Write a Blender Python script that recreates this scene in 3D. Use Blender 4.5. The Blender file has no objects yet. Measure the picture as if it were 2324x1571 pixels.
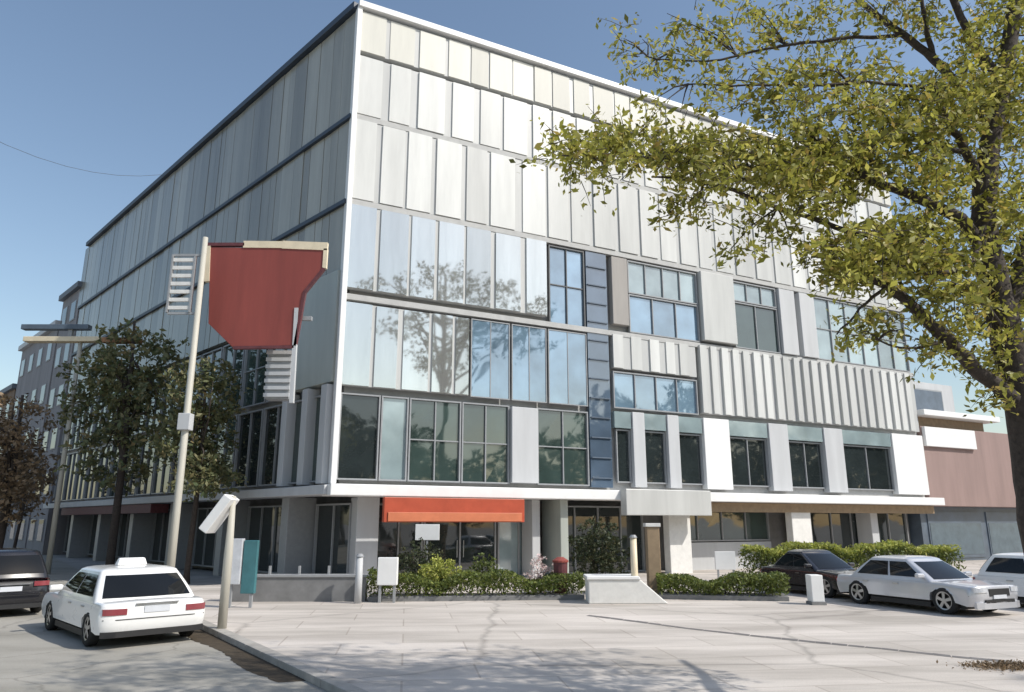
import bpy, bmesh, math, random
from mathutils import Vector, Matrix
random.seed(7)
scn = bpy.context.scene
rad = math.radians
# ---------------------------------------------------------------- camera
FPX, CX, CY, CAMH = 1650.0, 1162.0, 785.5, 2.45      # focal length in units of a 2324 px wide picture
TILT = math.atan(400 / FPX)
cd = bpy.data.cameras.new("camera"); cam = bpy.data.objects.new("camera", cd)
scn.collection.objects.link(cam)
cd.sensor_width = 36; cd.lens = 36 * FPX / 2324; cd.clip_end = 5000; cd.clip_start = 0.05
cam.location = (0, 0, CAMH); cam.rotation_euler = (rad(90) + TILT, 0, 0)
scn.camera = cam
# ---------------------------------------------------------------- sky, sun, exposure
SUN_EL, SUN_DX, SUN_DY = rad(43), 0.93, -0.37          # horizontal direction towards the sun
w = bpy.data.worlds.new("World"); scn.world = w; w.use_nodes = True
nt = w.node_tree; bg = nt.nodes["Background"]
sky = nt.nodes.new("ShaderNodeTexSky"); sky.sky_type = 'NISHITA'; sky.sun_disc = False
sky.sun_elevation = SUN_EL; sky.sun_rotation = math.atan2(SUN_DX, SUN_DY)
sky.air_density = 1.3; sky.dust_density = 1.5; sky.ozone_density = 0.8; sky.altitude = 200
nt.links.new(sky.outputs[0], bg.inputs[0]); bg.inputs[1].default_value = 0.13
sl = bpy.data.lights.new("sun", 'SUN'); sl.energy = 3.5; sl.angle = rad(0.53); sl.color = (1, 0.955, 0.88)
sun = bpy.data.objects.new("sun", sl); scn.collection.objects.link(sun)
sd = Vector((SUN_DX * math.cos(SUN_EL), SUN_DY * math.cos(SUN_EL), math.sin(SUN_EL)))
sun.rotation_euler = sd.to_track_quat('Z', 'Y').to_euler()
sun.location = (30, -10, 40)
scn.view_settings.view_transform = 'Standard'; scn.view_settings.look = 'None'
scn.view_settings.exposure = 0.22; scn.view_settings.gamma = 1

# ---------------------------------------------------------------- helpers
def at(px, py, Y):
    a = (px - CX) / FPX; b = (CY - py) / FPX
    d = Vector((a, math.cos(TILT) - b * math.sin(TILT), math.sin(TILT) + b * math.cos(TILT)))
    return Vector((0, 0, CAMH)) + d * (Y / d.y)
def gr(px, py, z=0.0):
    a = (px - CX) / FPX; b = (CY - py) / FPX
    d = Vector((a, math.cos(TILT) - b * math.sin(TILT), math.sin(TILT) + b * math.cos(TILT)))
    return Vector((0, 0, CAMH)) + d * ((z - CAMH) / d.z)
K = Vector((-6.853, 28.297, 0))
RD = Vector((0.88978, 0.45639, 0)); RN = Vector((0.45639, -0.88978, 0))
LD = Vector((-0.70146, 0.71271, 0)); LN = Vector((-0.71271, -0.70146, 0))
class Frame:
    def __init__(s, o, u, n): s.o, s.u, s.n = Vector(o), Vector(u), Vector(n)
    def __call__(s, t, off, z): return s.o + s.u * t + s.n * off + Vector((0, 0, z))
FR = Frame(K, RD, RN); FL = Frame(K, LD, LN); W0 = Frame((0, 0, 0), (1, 0, 0), (0, 1, 0))

class MB:
    def __init__(s): s.v = []; s.f = []; s.m = []
    def quad(s, a, b, c, d, m=0):
        i = len(s.v); s.v += [tuple(a), tuple(b), tuple(c), tuple(d)]; s.f.append((i, i+1, i+2, i+3)); s.m.append(m)
    def poly(s, pts, m=0):
        i = len(s.v); s.v += [tuple(p) for p in pts]; s.f.append(tuple(range(i, i+len(pts)))); s.m.append(m)
    def box(s, F, t0, t1, o0, o1, z0, z1, m=0):
        i = len(s.v)
        for z in (z0, z1):
            for (t, o) in ((t0, o0), (t1, o0), (t1, o1), (t0, o1)): s.v.append(tuple(F(t, o, z)))
        for f in ((0,1,2,3),(4,7,6,5),(0,4,5,1),(1,5,6,2),(2,6,7,3),(3,7,4,0)):
            s.f.append(tuple(i + k for k in f)); s.m.append(m)
    def hexa(s, p, m=0):
        i = len(s.v); s.v += [tuple(q) for q in p]
        for f in ((0,1,2,3),(4,7,6,5),(0,4,5,1),(1,5,6,2),(2,6,7,3),(3,7,4,0)):
            s.f.append(tuple(i + k for k in f)); s.m.append(m)
    def tube(s, pts, rs, n=8, cap=True, m=0):
        pts = [Vector(p) for p in pts]; i0 = len(s.v); ref = Vector((0.31, 0.2, 0.93)).normalized()
        for k, p in enumerate(pts):
            d = (pts[min(k+1, len(pts)-1)] - pts[max(k-1, 0)]).normalized()
            a = d.cross(Vector((0.9, 0.1, 0.05)) if abs(d.z) > 0.8 else Vector((0, 0, 1))).normalized(); b = d.cross(a)
            if abs(d.z) <= 0.8: pass
            for j in range(n):
                g = 2 * math.pi * j / n; s.v.append(tuple(p + (a * math.cos(g) + b * math.sin(g)) * rs[k]))
        for k in range(len(pts)-1):
            for j in range(n):
                s.f.append((i0+k*n+j, i0+k*n+(j+1) % n, i0+(k+1)*n+(j+1) % n, i0+(k+1)*n+j)); s.m.append(m)
        if cap:
            s.f.append(tuple(i0+j for j in range(n))); s.m.append(m)
            s.f.append(tuple(i0+(len(pts)-1)*n+j for j in range(n))); s.m.append(m)
    def prism(s, F, prof, o0, o1, m=0):      # prof: (t, z) outline, extruded along the frame's normal
        i = len(s.v); n = len(prof)
        for o in (o0, o1):
            for t, z in prof: s.v.append(tuple(F(t, o, z)))
        s.f.append(tuple(i+k for k in range(n))); s.m.append(m)
        s.f.append(tuple(i+n+k for k in reversed(range(n)))); s.m.append(m)
        for k in range(n):
            q = (k+1) % n; s.f.append((i+k, i+n+k, i+n+q, i+q)); s.m.append(m)
    def build(s, name, mats, parent=None, smooth=False, bevel=0):
        me = bpy.data.meshes.new(name); me.from_pydata(s.v, [], s.f)
        if not isinstance(mats, (list, tuple)): mats = [mats]
        for q in mats: me.materials.append(q)
        if len(mats) > 1: me.polygons.foreach_set("material_index", s.m)
        bm = bmesh.new(); bm.from_mesh(me)
        if len(bm.faces) < 20000: bmesh.ops.recalc_face_normals(bm, faces=bm.faces)
        bm.to_mesh(me); bm.free()
        if smooth: me.polygons.foreach_set("use_smooth", [True] * len(me.polygons))
        me.update()
        o = bpy.data.objects.new(name, me); scn.collection.objects.link(o)
        if parent is not None:
            o.parent = parent; o.matrix_parent_inverse = parent_inv(parent)
        if bevel:
            b = o.modifiers.new("bevel", 'BEVEL'); b.width = bevel; b.segments = 2; b.limit_method = 'ANGLE'; b.angle_limit = rad(40)
        return o
def parent_world(o):
    M = Matrix.LocRotScale(o.location, o.rotation_euler, o.scale)
    return (parent_world(o.parent) @ o.matrix_parent_inverse @ M) if o.parent else M
def parent_inv(o): return parent_world(o).inverted()
def tag(o, label=None, cat=None, group=None, kind=None):
    if label: o["label"] = label
    if cat: o["category"] = cat
    if group: o["group"] = group
    if kind: o["kind"] = kind
    return o
def empty(name, loc, label, cat, group=None, rz=0):
    o = bpy.data.objects.new(name, None); scn.collection.objects.link(o)
    o.location = loc; o.rotation_euler = (0, 0, rz); o.empty_display_size = 0.3
    return tag(o, label, cat, group)
def copy_tree(o, parent=None):
    c = o.copy(); scn.collection.objects.link(c)
    if parent is not None:
        mi = o.matrix_parent_inverse.copy(); c.parent = parent; c.matrix_parent_inverse = mi
    for ch in list(o.children): copy_tree(ch, c)
    return c

# ---------------------------------------------------------------- materials
def mat(name, col, rough=0.6, metal=0.0, var=0.12, scale=6.0, spec=0.5, bump=0.0, island=0.0, island_cols=None,
        trans=0.0, streak=False, coat=0.0):
    m = bpy.data.materials.new(name); m.use_nodes = True
    n = m.node_tree.nodes; l = m.node_tree.links; p = n["Principled BSDF"]
    p.inputs["Roughness"].default_value = rough; p.inputs["Metallic"].default_value = metal
    p.inputs["Specular IOR Level"].default_value = spec
    if coat: p.inputs["Coat Weight"].default_value = coat; p.inputs["Coat Roughness"].default_value = 0.05
    tc = n.new("ShaderNodeTexCoord"); mp = n.new("ShaderNodeMapping")
    l.new(tc.outputs["Object"], mp.inputs[0])
    if streak: mp.inputs["Scale"].default_value = (1, 1, 0.12)
    nz = n.new("ShaderNodeTexNoise"); nz.inputs["Scale"].default_value = scale; nz.inputs["Detail"].default_value = 6
    nz.inputs["Roughness"].default_value = 0.65
    l.new(mp.outputs[0], nz.inputs["Vector"])
    base = n.new("ShaderNodeRGB"); base.outputs[0].default_value = (*col, 1)
    src = base.outputs[0]
    gi = None
    if island or island_cols:
        gi = n.new("ShaderNodeNewGeometry")
    if island_cols:
        cr = n.new("ShaderNodeValToRGB"); l.new(gi.outputs["Random Per Island"], cr.inputs[0])
        e = cr.color_ramp.elements; e[0].color = (*island_cols[0], 1); e[1].color = (*island_cols[-1], 1)
        for k, c in enumerate(island_cols[1:-1]):
            q = e.new((k + 1) / (len(island_cols) - 1)); q.color = (*c, 1)
        src = cr.outputs[0]
    mr = n.new("ShaderNodeMapRange"); l.new(nz.outputs[0], mr.inputs[0])
    mr.inputs[1].default_value = 0.3; mr.inputs[2].default_value = 0.7
    mr.inputs[3].default_value = 1 - var; mr.inputs[4].default_value = 1 + var
    fac = mr.outputs[0]
    if island:
        m2 = n.new("ShaderNodeMapRange"); l.new(gi.outputs["Random Per Island"], m2.inputs[0])
        m2.inputs[3].default_value = 1 - island; m2.inputs[4].default_value = 1 + island * 0.4
        mu = n.new("ShaderNodeMath"); mu.operation = 'MULTIPLY'; l.new(fac, mu.inputs[0]); l.new(m2.outputs[0], mu.inputs[1])
        fac = mu.outputs[0]
    vm = n.new("ShaderNodeVectorMath"); vm.operation = 'SCALE'
    l.new(src, vm.inputs[0]); l.new(fac, vm.inputs[3]); l.new(vm.outputs[0], p.inputs["Base Color"])
    if rough < 0.9:
        r2 = n.new("ShaderNodeMapRange"); l.new(nz.outputs[0], r2.inputs[0])
        r2.inputs[3].default_value = max(rough - 0.06, 0.01); r2.inputs[4].default_value = rough + (0.02 if rough < .1 else .08); l.new(r2.outputs[0], p.inputs["Roughness"])
    if bump:
        b = n.new("ShaderNodeBump"); b.inputs["Strength"].default_value = bump; b.inputs["Distance"].default_value = 0.03
        l.new(nz.outputs[0], b.inputs["Height"]); l.new(b.outputs[0], p.inputs["Normal"])
    if trans:
        out = n["Material Output"]; tl = n.new("ShaderNodeBsdfTranslucent"); mx = n.new("ShaderNodeMixShader")
        l.new(vm.outputs[0], tl.inputs[0]); mx.inputs[0].default_value = trans
        l.new(p.outputs[0], mx.inputs[1]); l.new(tl.outputs[0], mx.inputs[2]); l.new(mx.outputs[0], out.inputs[0])
    return m
def glass(name, col, rough=0.03, wav=0.02, metal=0.0, spec=0.9, ior=1.9, scale=0.35):
    m = bpy.data.materials.new(name); m.use_nodes = True
    n = m.node_tree.nodes; l = m.node_tree.links; p = n["Principled BSDF"]
    p.inputs["Roughness"].default_value = rough; p.inputs["IOR"].default_value = ior
    p.inputs["Specular IOR Level"].default_value = spec; p.inputs["Metallic"].default_value = metal
    tc = n.new("ShaderNodeTexCoord"); nz = n.new("ShaderNodeTexNoise"); nz.inputs["Scale"].default_value = scale
    l.new(tc.outputs["Object"], nz.inputs["Vector"])
    b = n.new("ShaderNodeBump"); b.inputs["Strength"].default_value = wav; b.inputs["Distance"].default_value = 1.0
    l.new(nz.outputs[0], b.inputs["Height"]); l.new(b.outputs[0], p.inputs["Normal"])
    n2 = n.new("ShaderNodeTexNoise"); n2.inputs["Scale"].default_value = 0.9; n2.inputs["Detail"].default_value = 5
    l.new(tc.outputs["Object"], n2.inputs["Vector"])
    gi = n.new("ShaderNodeNewGeometry")
    ad = n.new("ShaderNodeMath"); ad.operation = 'ADD'; l.new(n2.outputs[0], ad.inputs[0]); l.new(gi.outputs["Random Per Island"], ad.inputs[1])
    mr = n.new("ShaderNodeMapRange"); l.new(ad.outputs[0], mr.inputs[0]); mr.inputs[1].default_value = 0.4; mr.inputs[2].default_value = 1.5
    mr.inputs[3].default_value = 0.45; mr.inputs[4].default_value = 1.7
    vm = n.new("ShaderNodeVectorMath"); vm.operation = 'SCALE'; vm.inputs[0].default_value = col
    l.new(mr.outputs[0], vm.inputs[3]); l.new(vm.outputs[0], p.inputs["Base Color"])
    return m
M = dict(
    white_panel=mat('white_panel', (0.61, 0.615, 0.595), 0.35, var=0.11, scale=1.2, island=0.22, streak=True),
    cream_panel=mat('cream_panel', (0.62, 0.61, 0.55), 0.5, var=0.10, scale=1.2, island=0.25, streak=True),
    infill=mat('infill_panel', (0.50, 0.505, 0.495), 0.35, var=0.10, scale=1.0, streak=True),
    silver=mat('silver_panel', (0.64, 0.65, 0.62), 0.03, metal=0.75, var=0.10, scale=1.0, island=0.22, streak=True),
    silver_blue=mat('silver_blue_panel', (0.50, 0.58, 0.62), 0.08, metal=0.7, var=0.10, scale=1.0, island=0.2, streak=True),
    joint=mat('joint_grey', (0.44, 0.44, 0.43), 0.7, var=0.12, scale=2),
    light_grey=mat('light_grey', (0.50, 0.51, 0.52), 0.55, var=0.08, scale=1.5, streak=True),
    pale_green=mat('pale_green_panel', (0.46, 0.49, 0.45), 0.4, var=0.12, scale=1.0, island=0.25, streak=True),
    dark_grey=mat('dark_grey', (0.10, 0.105, 0.11), 0.5, var=0.2, scale=1.5),
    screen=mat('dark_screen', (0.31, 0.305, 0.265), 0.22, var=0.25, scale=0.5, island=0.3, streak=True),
    frame_grey=mat('frame_grey', (0.30, 0.31, 0.32), 0.4, var=0.08),
    glass_green=glass('glass_green', (0.035, 0.055, 0.05), ior=1.7),
    glass_dark=glass('glass_dark', (0.02, 0.026, 0.027), ior=1.55),
    glass_blue=glass('glass_blue', (0.16, 0.25, 0.33), ior=2.2, metal=0.25),
    slot_glass=glass('slot_glass', (0.07, 0.10, 0.14), ior=1.8),
    glass_pale=glass('glass_pale', (0.22, 0.28, 0.29), rough=0.08, ior=1.9),
    car_glass=glass('car_glass', (0.008, 0.009, 0.010), wav=0, ior=1.5, scale=3, spec=0.35),
    concrete=mat('concrete', (0.44, 0.42, 0.40), 0.85, var=0.14, scale=1.1, bump=0.15),
    wall_grey=mat('wall_grey', (0.20, 0.20, 0.20), 0.8, var=0.2, scale=2),
    roof_grey=mat('roof_grey', (0.12, 0.14, 0.17), 0.6, var=0.15),
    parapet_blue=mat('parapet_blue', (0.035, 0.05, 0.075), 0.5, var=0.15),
    grey_brown=mat('grey_brown', (0.33, 0.31, 0.29), 0.7, var=0.15, scale=1.5, streak=True),
    red=mat('red_board', (0.24, 0.052, 0.040), 0.5, var=0.25, scale=0.8, streak=True),
    cream=mat('cream_paint', (0.72, 0.62, 0.45), 0.5, var=0.1, scale=3),
    pole=mat('pole_paint', (0.46, 0.44, 0.38), 0.55, var=0.15, scale=3, streak=True),
    orange=mat('orange_board', (0.55, 0.17, 0.08), 0.45, var=0.1, scale=2),
    red_orange=mat('red_orange_board', (0.42, 0.07, 0.03), 0.45, var=0.12, scale=2),
    orange_brown=mat('orange_brown', (0.34, 0.17, 0.08), 0.6, var=0.2),
    pink=mat('pink_render', (0.30, 0.21, 0.19), 0.8, var=0.14, scale=1.2, streak=True),
    maroon=mat('maroon', (0.12, 0.035, 0.04), 0.6, var=0.3),
    teal_glass=mat('teal_glass', (0.10, 0.14, 0.17), 0.2, var=0.2, scale=2),
    teal=mat('teal', (0.05, 0.16, 0.18), 0.35, var=0.2, scale=2),
    slate=mat('slate_blue', (0.10, 0.13, 0.17), 0.35, var=0.2, scale=1.5),
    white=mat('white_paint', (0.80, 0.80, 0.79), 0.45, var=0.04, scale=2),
    stone=mat('pale_stone', (0.72, 0.71, 0.68), 0.7, var=0.08, scale=4, bump=0.2),
    brown=mat('brown_stone', (0.30, 0.22, 0.14), 0.8, var=0.2, scale=4),
    brown_brick=mat('brown_render', (0.20, 0.14, 0.10), 0.85, var=0.25, scale=1.2),
    grey_render=mat('grey_render', (0.25, 0.24, 0.25), 0.8, var=0.2, scale=0.9, streak=True),
    bark=mat('bark', (0.055, 0.042, 0.034), 0.9, var=0.4, scale=14, bump=0.7),
    tyre=mat('tyre', (0.018, 0.018, 0.018), 0.8, var=0.2),
    rim=mat('rim', (0.42, 0.43, 0.44), 0.3, metal=0.8, var=0.1),
    car_white=mat('car_white', (0.82, 0.82, 0.81), 0.28, var=0.02, scale=3, coat=0.8),
    car_silver=mat('car_silver', (0.55, 0.56, 0.59), 0.3, metal=0.35, var=0.03, scale=3, coat=0.8),
    car_black=mat('car_black', (0.012, 0.012, 0.016), 0.25, var=0.1, coat=0.8),
    plastic=mat('black_plastic', (0.02, 0.02, 0.021), 0.55, var=0.1),
    lamp_red=mat('lamp_red', (0.26, 0.05, 0.06), 0.2, var=0.1, coat=0.6),
    lamp_clear=mat('lamp_clear', (0.55, 0.57, 0.60), 0.12, var=0.1, coat=0.8),
    plate=mat('plate', (0.6, 0.62, 0.66), 0.5, var=0.05),
    skin=mat('skin', (0.42, 0.25, 0.18), 0.6, var=0.05),
    hair=mat('hair', (0.015, 0.012, 0.01), 0.6, var=0.1),
    cloth_pink=mat('cloth_pink', (0.62, 0.42, 0.42), 0.85, var=0.1),
    cloth_dark=mat('cloth_dark', (0.03, 0.035, 0.06), 0.85, var=0.1),
    leaf_main=mat('leaf_main', (0.1, 0.1, 0.02), 0.5, var=0.35, scale=0.9, trans=0.45,
                  island_cols=[(0.10, 0.10, 0.02), (0.29, 0.28, 0.045), (0.42, 0.41, 0.08), (0.22, 0.23, 0.04), (0.58, 0.54, 0.13), (0.36, 0.26, 0.07)]),
    leaf_dark=mat('leaf_dark', (0.1, 0.1, 0.02), 0.6, var=0.3, scale=0.8, trans=0.2,
                  island_cols=[(0.02, 0.032, 0.012), (0.07, 0.075, 0.03), (0.03, 0.055, 0.022), (0.10, 0.095, 0.035)]),
    leaf_brown=mat('leaf_brown', (0.1, 0.1, 0.02), 0.6, var=0.3, scale=0.8, trans=0.2,
                   island_cols=[(0.10, 0.07, 0.04), (0.28, 0.19, 0.11), (0.17, 0.12, 0.065), (0.34, 0.25, 0.16)]),
    leaf_street=mat('leaf_street', (0.1, 0.1, 0.02), 0.6, var=0.3, scale=0.8, trans=0.3,
                  island_cols=[(0.08, 0.095, 0.04), (0.21, 0.20, 0.09), (0.11, 0.15, 0.07), (0.27, 0.21, 0.10)]),
    leaf_hedge=mat('leaf_hedge', (0.1, 0.1, 0.02), 0.6, var=0.3, scale=1.2, trans=0.25,
                   island_cols=[(0.05, 0.065, 0.015), (0.15, 0.18, 0.035), (0.08, 0.12, 0.025), (0.22, 0.24, 0.05)]),
    leaf_lime=mat('leaf_lime', (0.1, 0.1, 0.02), 0.6, var=0.2, scale=1.2, trans=0.3,
                  island_cols=[(0.16, 0.19, 0.03), (0.45, 0.46, 0.10), (0.30, 0.36, 0.07), (0.55, 0.52, 0.14)]),
    petal=mat('petal', (0.7, 0.5, 0.5), 0.6, var=0.1, trans=0.2, island_cols=[(0.75, 0.55, 0.55), (0.8, 0.75, 0.7), (0.5, 0.3, 0.3)]),
)
# ground materials
def ground_mat(name, c0, c1, scale, stretch, bump=0.2, joints=0.0, rot=0.0, crack=0.0):
    m = bpy.data.materials.new(name); m.use_nodes = True
    n = m.node_tree.nodes; l = m.node_tree.links; p = n["Principled BSDF"]; p.inputs["Roughness"].default_value = 0.85
    p.inputs["Specular IOR Level"].default_value = 0.3
    tc = n.new("ShaderNodeTexCoord"); mp = n.new("ShaderNodeMapping"); l.new(tc.outputs["Object"], mp.inputs[0])
    mp.inputs["Rotation"].default_value = (0, 0, rot); mp.inputs["Scale"].default_value = stretch
    a = n.new("ShaderNodeTexNoise"); a.inputs["Scale"].default_value = scale; a.inputs["Detail"].default_value = 7; a.inputs["Roughness"].default_value = 0.6
    l.new(mp.outputs[0], a.inputs["Vector"])
    cr = n.new("ShaderNodeValToRGB"); l.new(a.outputs[0], cr.inputs[0])
    cr.color_ramp.elements[0].position = 0.36; cr.color_ramp.elements[0].color = (*c0, 1)
    cr.color_ramp.elements[1].position = 0.62; cr.color_ramp.elements[1].color = (*c1, 1)
    f = n.new("ShaderNodeTexNoise"); f.inputs["Scale"].default_value = 60; f.inputs["Detail"].default_value = 4
    l.new(tc.outputs["Object"], f.inputs["Vector"])
    mr = n.new("ShaderNodeMapRange"); l.new(f.outputs[0], mr.inputs[0]); mr.inputs[1].default_value = 0.3; mr.inputs[2].default_value = 0.7
    mr.inputs[3].default_value = 0.88; mr.inputs[4].default_value = 1.1
    vm = n.new("ShaderNodeVectorMath"); vm.operation = 'SCALE'; l.new(cr.outputs[0], vm.inputs[0]); l.new(mr.outputs[0], vm.inputs[3])
    out = vm.outputs[0]
    if joints:
        br = n.new("ShaderNodeTexBrick"); m2 = n.new("ShaderNodeMapping"); l.new(tc.outputs["Object"], m2.inputs[0])
        m2.inputs["Rotation"].default_value = (0, 0, rot); l.new(m2.outputs[0], br.inputs["Vector"])
        br.inputs["Scale"].default_value = 1.0; br.inputs["Brick Width"].default_value = joints; br.inputs["Row Height"].default_value = joints * 0.5
        br.inputs["Mortar Size"].default_value = 0.018; br.inputs["Color1"].default_value = (1, 1, 1, 1)
        br.inputs["Color2"].default_value = (0.88, 0.88, 0.87, 1); br.inputs["Mortar"].default_value = (0.74, 0.72, 0.7, 1)
        mx = n.new("ShaderNodeMix"); mx.data_type = 'RGBA'; mx.blend_type = 'MULTIPLY'; mx.inputs[0].default_value = 1
        l.new(out, mx.inputs[6]); l.new(br.outputs[0], mx.inputs[7]); out = mx.outputs[2]
    if crack:
        vo = n.new("ShaderNodeTexVoronoi"); vo.feature = 'DISTANCE_TO_EDGE'; vo.inputs["Scale"].default_value = crack
        ad = n.new("ShaderNodeVectorMath"); ad.operation = 'ADD'; sc2 = n.new("ShaderNodeVectorMath"); sc2.operation = 'SCALE'; sc2.inputs[3].default_value = 0.8
        l.new(a.outputs[1], sc2.inputs[0]); l.new(tc.outputs["Object"], ad.inputs[0]); l.new(sc2.outputs[0], ad.inputs[1]); l.new(ad.outputs[0], vo.inputs["Vector"])
        m3 = n.new("ShaderNodeMapRange"); l.new(vo.outputs[0], m3.inputs[0]); m3.inputs[2].default_value = 0.012; m3.inputs[3].default_value = 0.72; m3.inputs[4].default_value = 1
        v2 = n.new("ShaderNodeVectorMath"); v2.operation = 'SCALE'; l.new(out, v2.inputs[0]); l.new(m3.outputs[0], v2.inputs[3]); out = v2.outputs[0]
    l.new(out, p.inputs["Base Color"])
    b = n.new("ShaderNodeBump"); b.inputs["Strength"].default_value = bump; b.inputs["Distance"].default_value = 0.01
    l.new(f.outputs[0], b.inputs["Height"]); l.new(b.outputs[0], p.inputs["Normal"])
    return m
G_ground = ground_mat('ground_mat', (0.30, 0.29, 0.27), (0.40, 0.385, 0.37), 0.6, (1, 1, 1))
G_plaza = ground_mat('plaza_mat', (0.44, 0.40, 0.36), (0.66, 0.605, 0.555), 0.45, (0.35, 1.7, 1), joints=2.4, rot=rad(-8), crack=0.13)
G_road = ground_mat('road_mat', (0.29, 0.275, 0.24), (0.38, 0.36, 0.32), 0.5, (0.6, 1.4, 1), crack=0.33)
G_kerb = mat('kerb_stone', (0.36, 0.34, 0.31), 0.85, var=0.2, scale=3, bump=0.3)
G_kerb_shade = mat('dirt', (0.055, 0.040, 0.024), 0.95, var=0.35, scale=5, bump=0.5)  # dark brown that carries the shade beside the kerb
G_mark = mat('drain_grey', (0.17, 0.16, 0.155), 0.8, var=0.25, scale=3)

# ---------------------------------------------------------------- ground
b = MB(); b.quad((-900, -400, 0), (900, -400, 0), (900, 1500, 0), (-900, 1500, 0)); tag(b.build('ground', G_ground), kind='structure')
# the road that runs past the left facade, and the paved square to its right
p1, p2 = gr(470, 1436), gr(735, 1566)
d = (p2 - p1).normalized(); nrm = Vector((d.y, -d.x, 0))   # nrm points to the road side (left/near)
if nrm.x > 0: nrm = -nrm
e1, e2 = p1 - d * 60, p2 + d * 16
b = MB(); b.quad(e1 + Vector((0, 0, .004)), e2 + Vector((0, 0, .004)), e2 + nrm * 40 + Vector((0, 0, .004)), e1 + nrm * 40 + Vector((0, 0, .004)))
tag(b.build('road', G_road), kind='structure')
bL = p1 - d * 8.2
b = MB(); P = [bL, e2, Vector((40, -6, 0)), Vector((60, 60, 0)), Vector((-3, 34, 0))]
P = [p1 - d * 12 - nrm * 0.25, e2 - nrm * 0.25, e2 - nrm * 60, p1 - d * 12 - nrm * 80]
lo = [v + Vector((0, 0, 0.0)) for v in P]; hi = [v + Vector((0, 0, 0.12)) for v in P]
n4 = len(P)
b.poly([v for v in hi])
tag(b.build('plaza_pavement', G_plaza), kind='structure')
# kerb, and a dark strip that paints its shade onto the road
FK = Frame(p1, d, -nrm)
Lk = (e2 - p1).length
b = MB(); t = -12.0
while t < Lk:
    b.box(FK, t, t + 0.98, 0.0, 0.245, 0.0, 0.127); t += 1.0
tag(b.build('kerb', G_kerb, bevel=0.012), kind='structure')
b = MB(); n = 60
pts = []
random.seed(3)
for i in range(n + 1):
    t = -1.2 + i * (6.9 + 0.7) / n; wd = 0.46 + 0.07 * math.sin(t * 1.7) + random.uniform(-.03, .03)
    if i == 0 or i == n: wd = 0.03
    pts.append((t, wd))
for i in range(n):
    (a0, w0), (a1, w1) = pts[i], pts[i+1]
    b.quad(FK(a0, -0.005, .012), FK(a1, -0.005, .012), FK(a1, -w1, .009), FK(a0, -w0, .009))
tag(b.build('gutter_soil', G_kerb_shade), kind='stuff', label='dark brown soil lying along the kerb', cat='soil')
# drain line across the square, sweeping to the right edge
LN_ = [(1330, 1398), (1440, 1412), (1560, 1428), (1700, 1444), (1850, 1460), (2000, 1474), (2160, 1492), (2340, 1510), (2500, 1526)]
b = MB(); q = [gr(x, y, 0.12) for x, y in LN_]
for i in range(len(q) - 1):
    for k in range(4):
        a = q[i].lerp(q[i+1], k / 4 + 0.004); c = q[i].lerp(q[i+1], (k + 1) / 4 - 0.004)
        wv = Vector((0.1, 0.19 + 0.05 * math.sin(i * 2 + k), 0))
        b.poly([a + Vector((0, 0, .004)), c + Vector((0, 0, .004)), c + wv + Vector((0, 0, .004)), a + wv + Vector((0, 0, .004))])
tag(b.build('drainage_channel', G_mark), kind='structure')
PZ = 0.12   # height of the square

# ---------------------------------------------------------------- corner building
bld = empty('office_building', K, 'large white panelled corner office building with a dark louvred left side and glass base', 'building')
LR, LL, HT = 36.0, 41.0, 25.2
ZF = [3.85, 7.6, 11.3, 15.6, 19.6, 25.2]
back = K + RD * LR + Vector((-0.45, 0.89, 0)) * 24
b = MB()
core = [FR(0.25, -0.3, 0), FR(LR, -0.3, 0), FR(LR, -24, 0), FL(LL, -20, 0), FL(LL, -0.3, 0), FL(0.25, -0.3, 0)]
core[0] = K + (-RN - LN) * 0.36
core = [core[0], core[1], core[2], core[3], core[4]]
i = 0
for z0, z1 in ((3.6, 24.9),):
    b.v += [tuple(p + Vector((0, 0, z0))) for p in core] + [tuple(p + Vector((0, 0, z1))) for p in core]
    nn = len(core)
    b.f += [tuple(range(nn)), tuple(range(nn, 2 * nn))] + [(k, (k+1) % nn, nn + (k+1) % nn, nn + k) for k in range(nn)]; b.m += [0] * (nn + 2)
b.build('wall', M['joint'], bld)
# recessed ground storey
c0 = K + (-RN - LN) * 1.9
cg = [c0, FR(LR, -1.6, 0), FR(LR, -23, 0), FL(LL, -19, 0), FL(LL, -1.6, 0)]
b = MB(); nn = 5
b.v += [tuple(p) for p in cg] + [tuple(p + Vector((0, 0, 3.6))) for p in cg]
b.f += [(k, (k+1) % nn, nn + (k+1) % nn, nn + k) for k in range(nn)]; b.m += [0] * nn
b.build('ground_storey_wall', M['wall_grey'], bld)

# ---- right (sunlit) facade
pan = 0
def panel_row(name, t0, t1, z0, z1, rng, matname, wide=(0.9, 1.3), gap=(0.14, 0.42), off=(0.015, 0.05), fill='infill'):
    fb = MB(); fb.box(FR, t0, t1, -0.294, -0.03, z0 + 0.10, z1 - 0.12); fb.build('infill_panel', M[fill], bld)
    mb = MB(); t = t0
    while t < t1 - 0.3:
        wd = min(rng.uniform(*wide), t1 - t)
        g = rng.uniform(*gap); o = rng.uniform(*off)
        mb.box(FR, t, t + wd - 0.02, -0.296, o, z0 + 0.12, z1 - 0.13 + rng.uniform(-0.02, 0.02))
        t += wd + g
    return mb.build(name, M[matname], bld)
rng = random.Random(5)
panel_row('cladding', 0.12, 36, 22.75, 24.98, rng, 'cream_panel', gap=(0.03, 0.25), off=(0.0, 0.03))
panel_row('cladding', 0.05, 36, 19.65, 22.75, rng, 'white_panel')
panel_row('cladding', 0.05, 36, 15.65, 19.6, rng, 'white_panel')
panel_row('cladding', 0.05, 9.55, 11.7, 15.6, rng, 'silver', gap=(0.10, 0.3))
panel_row('cladding', 0.05, 5.6, 7.65, 11.3, rng, 'silver', gap=(0.14, 0.3))
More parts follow.
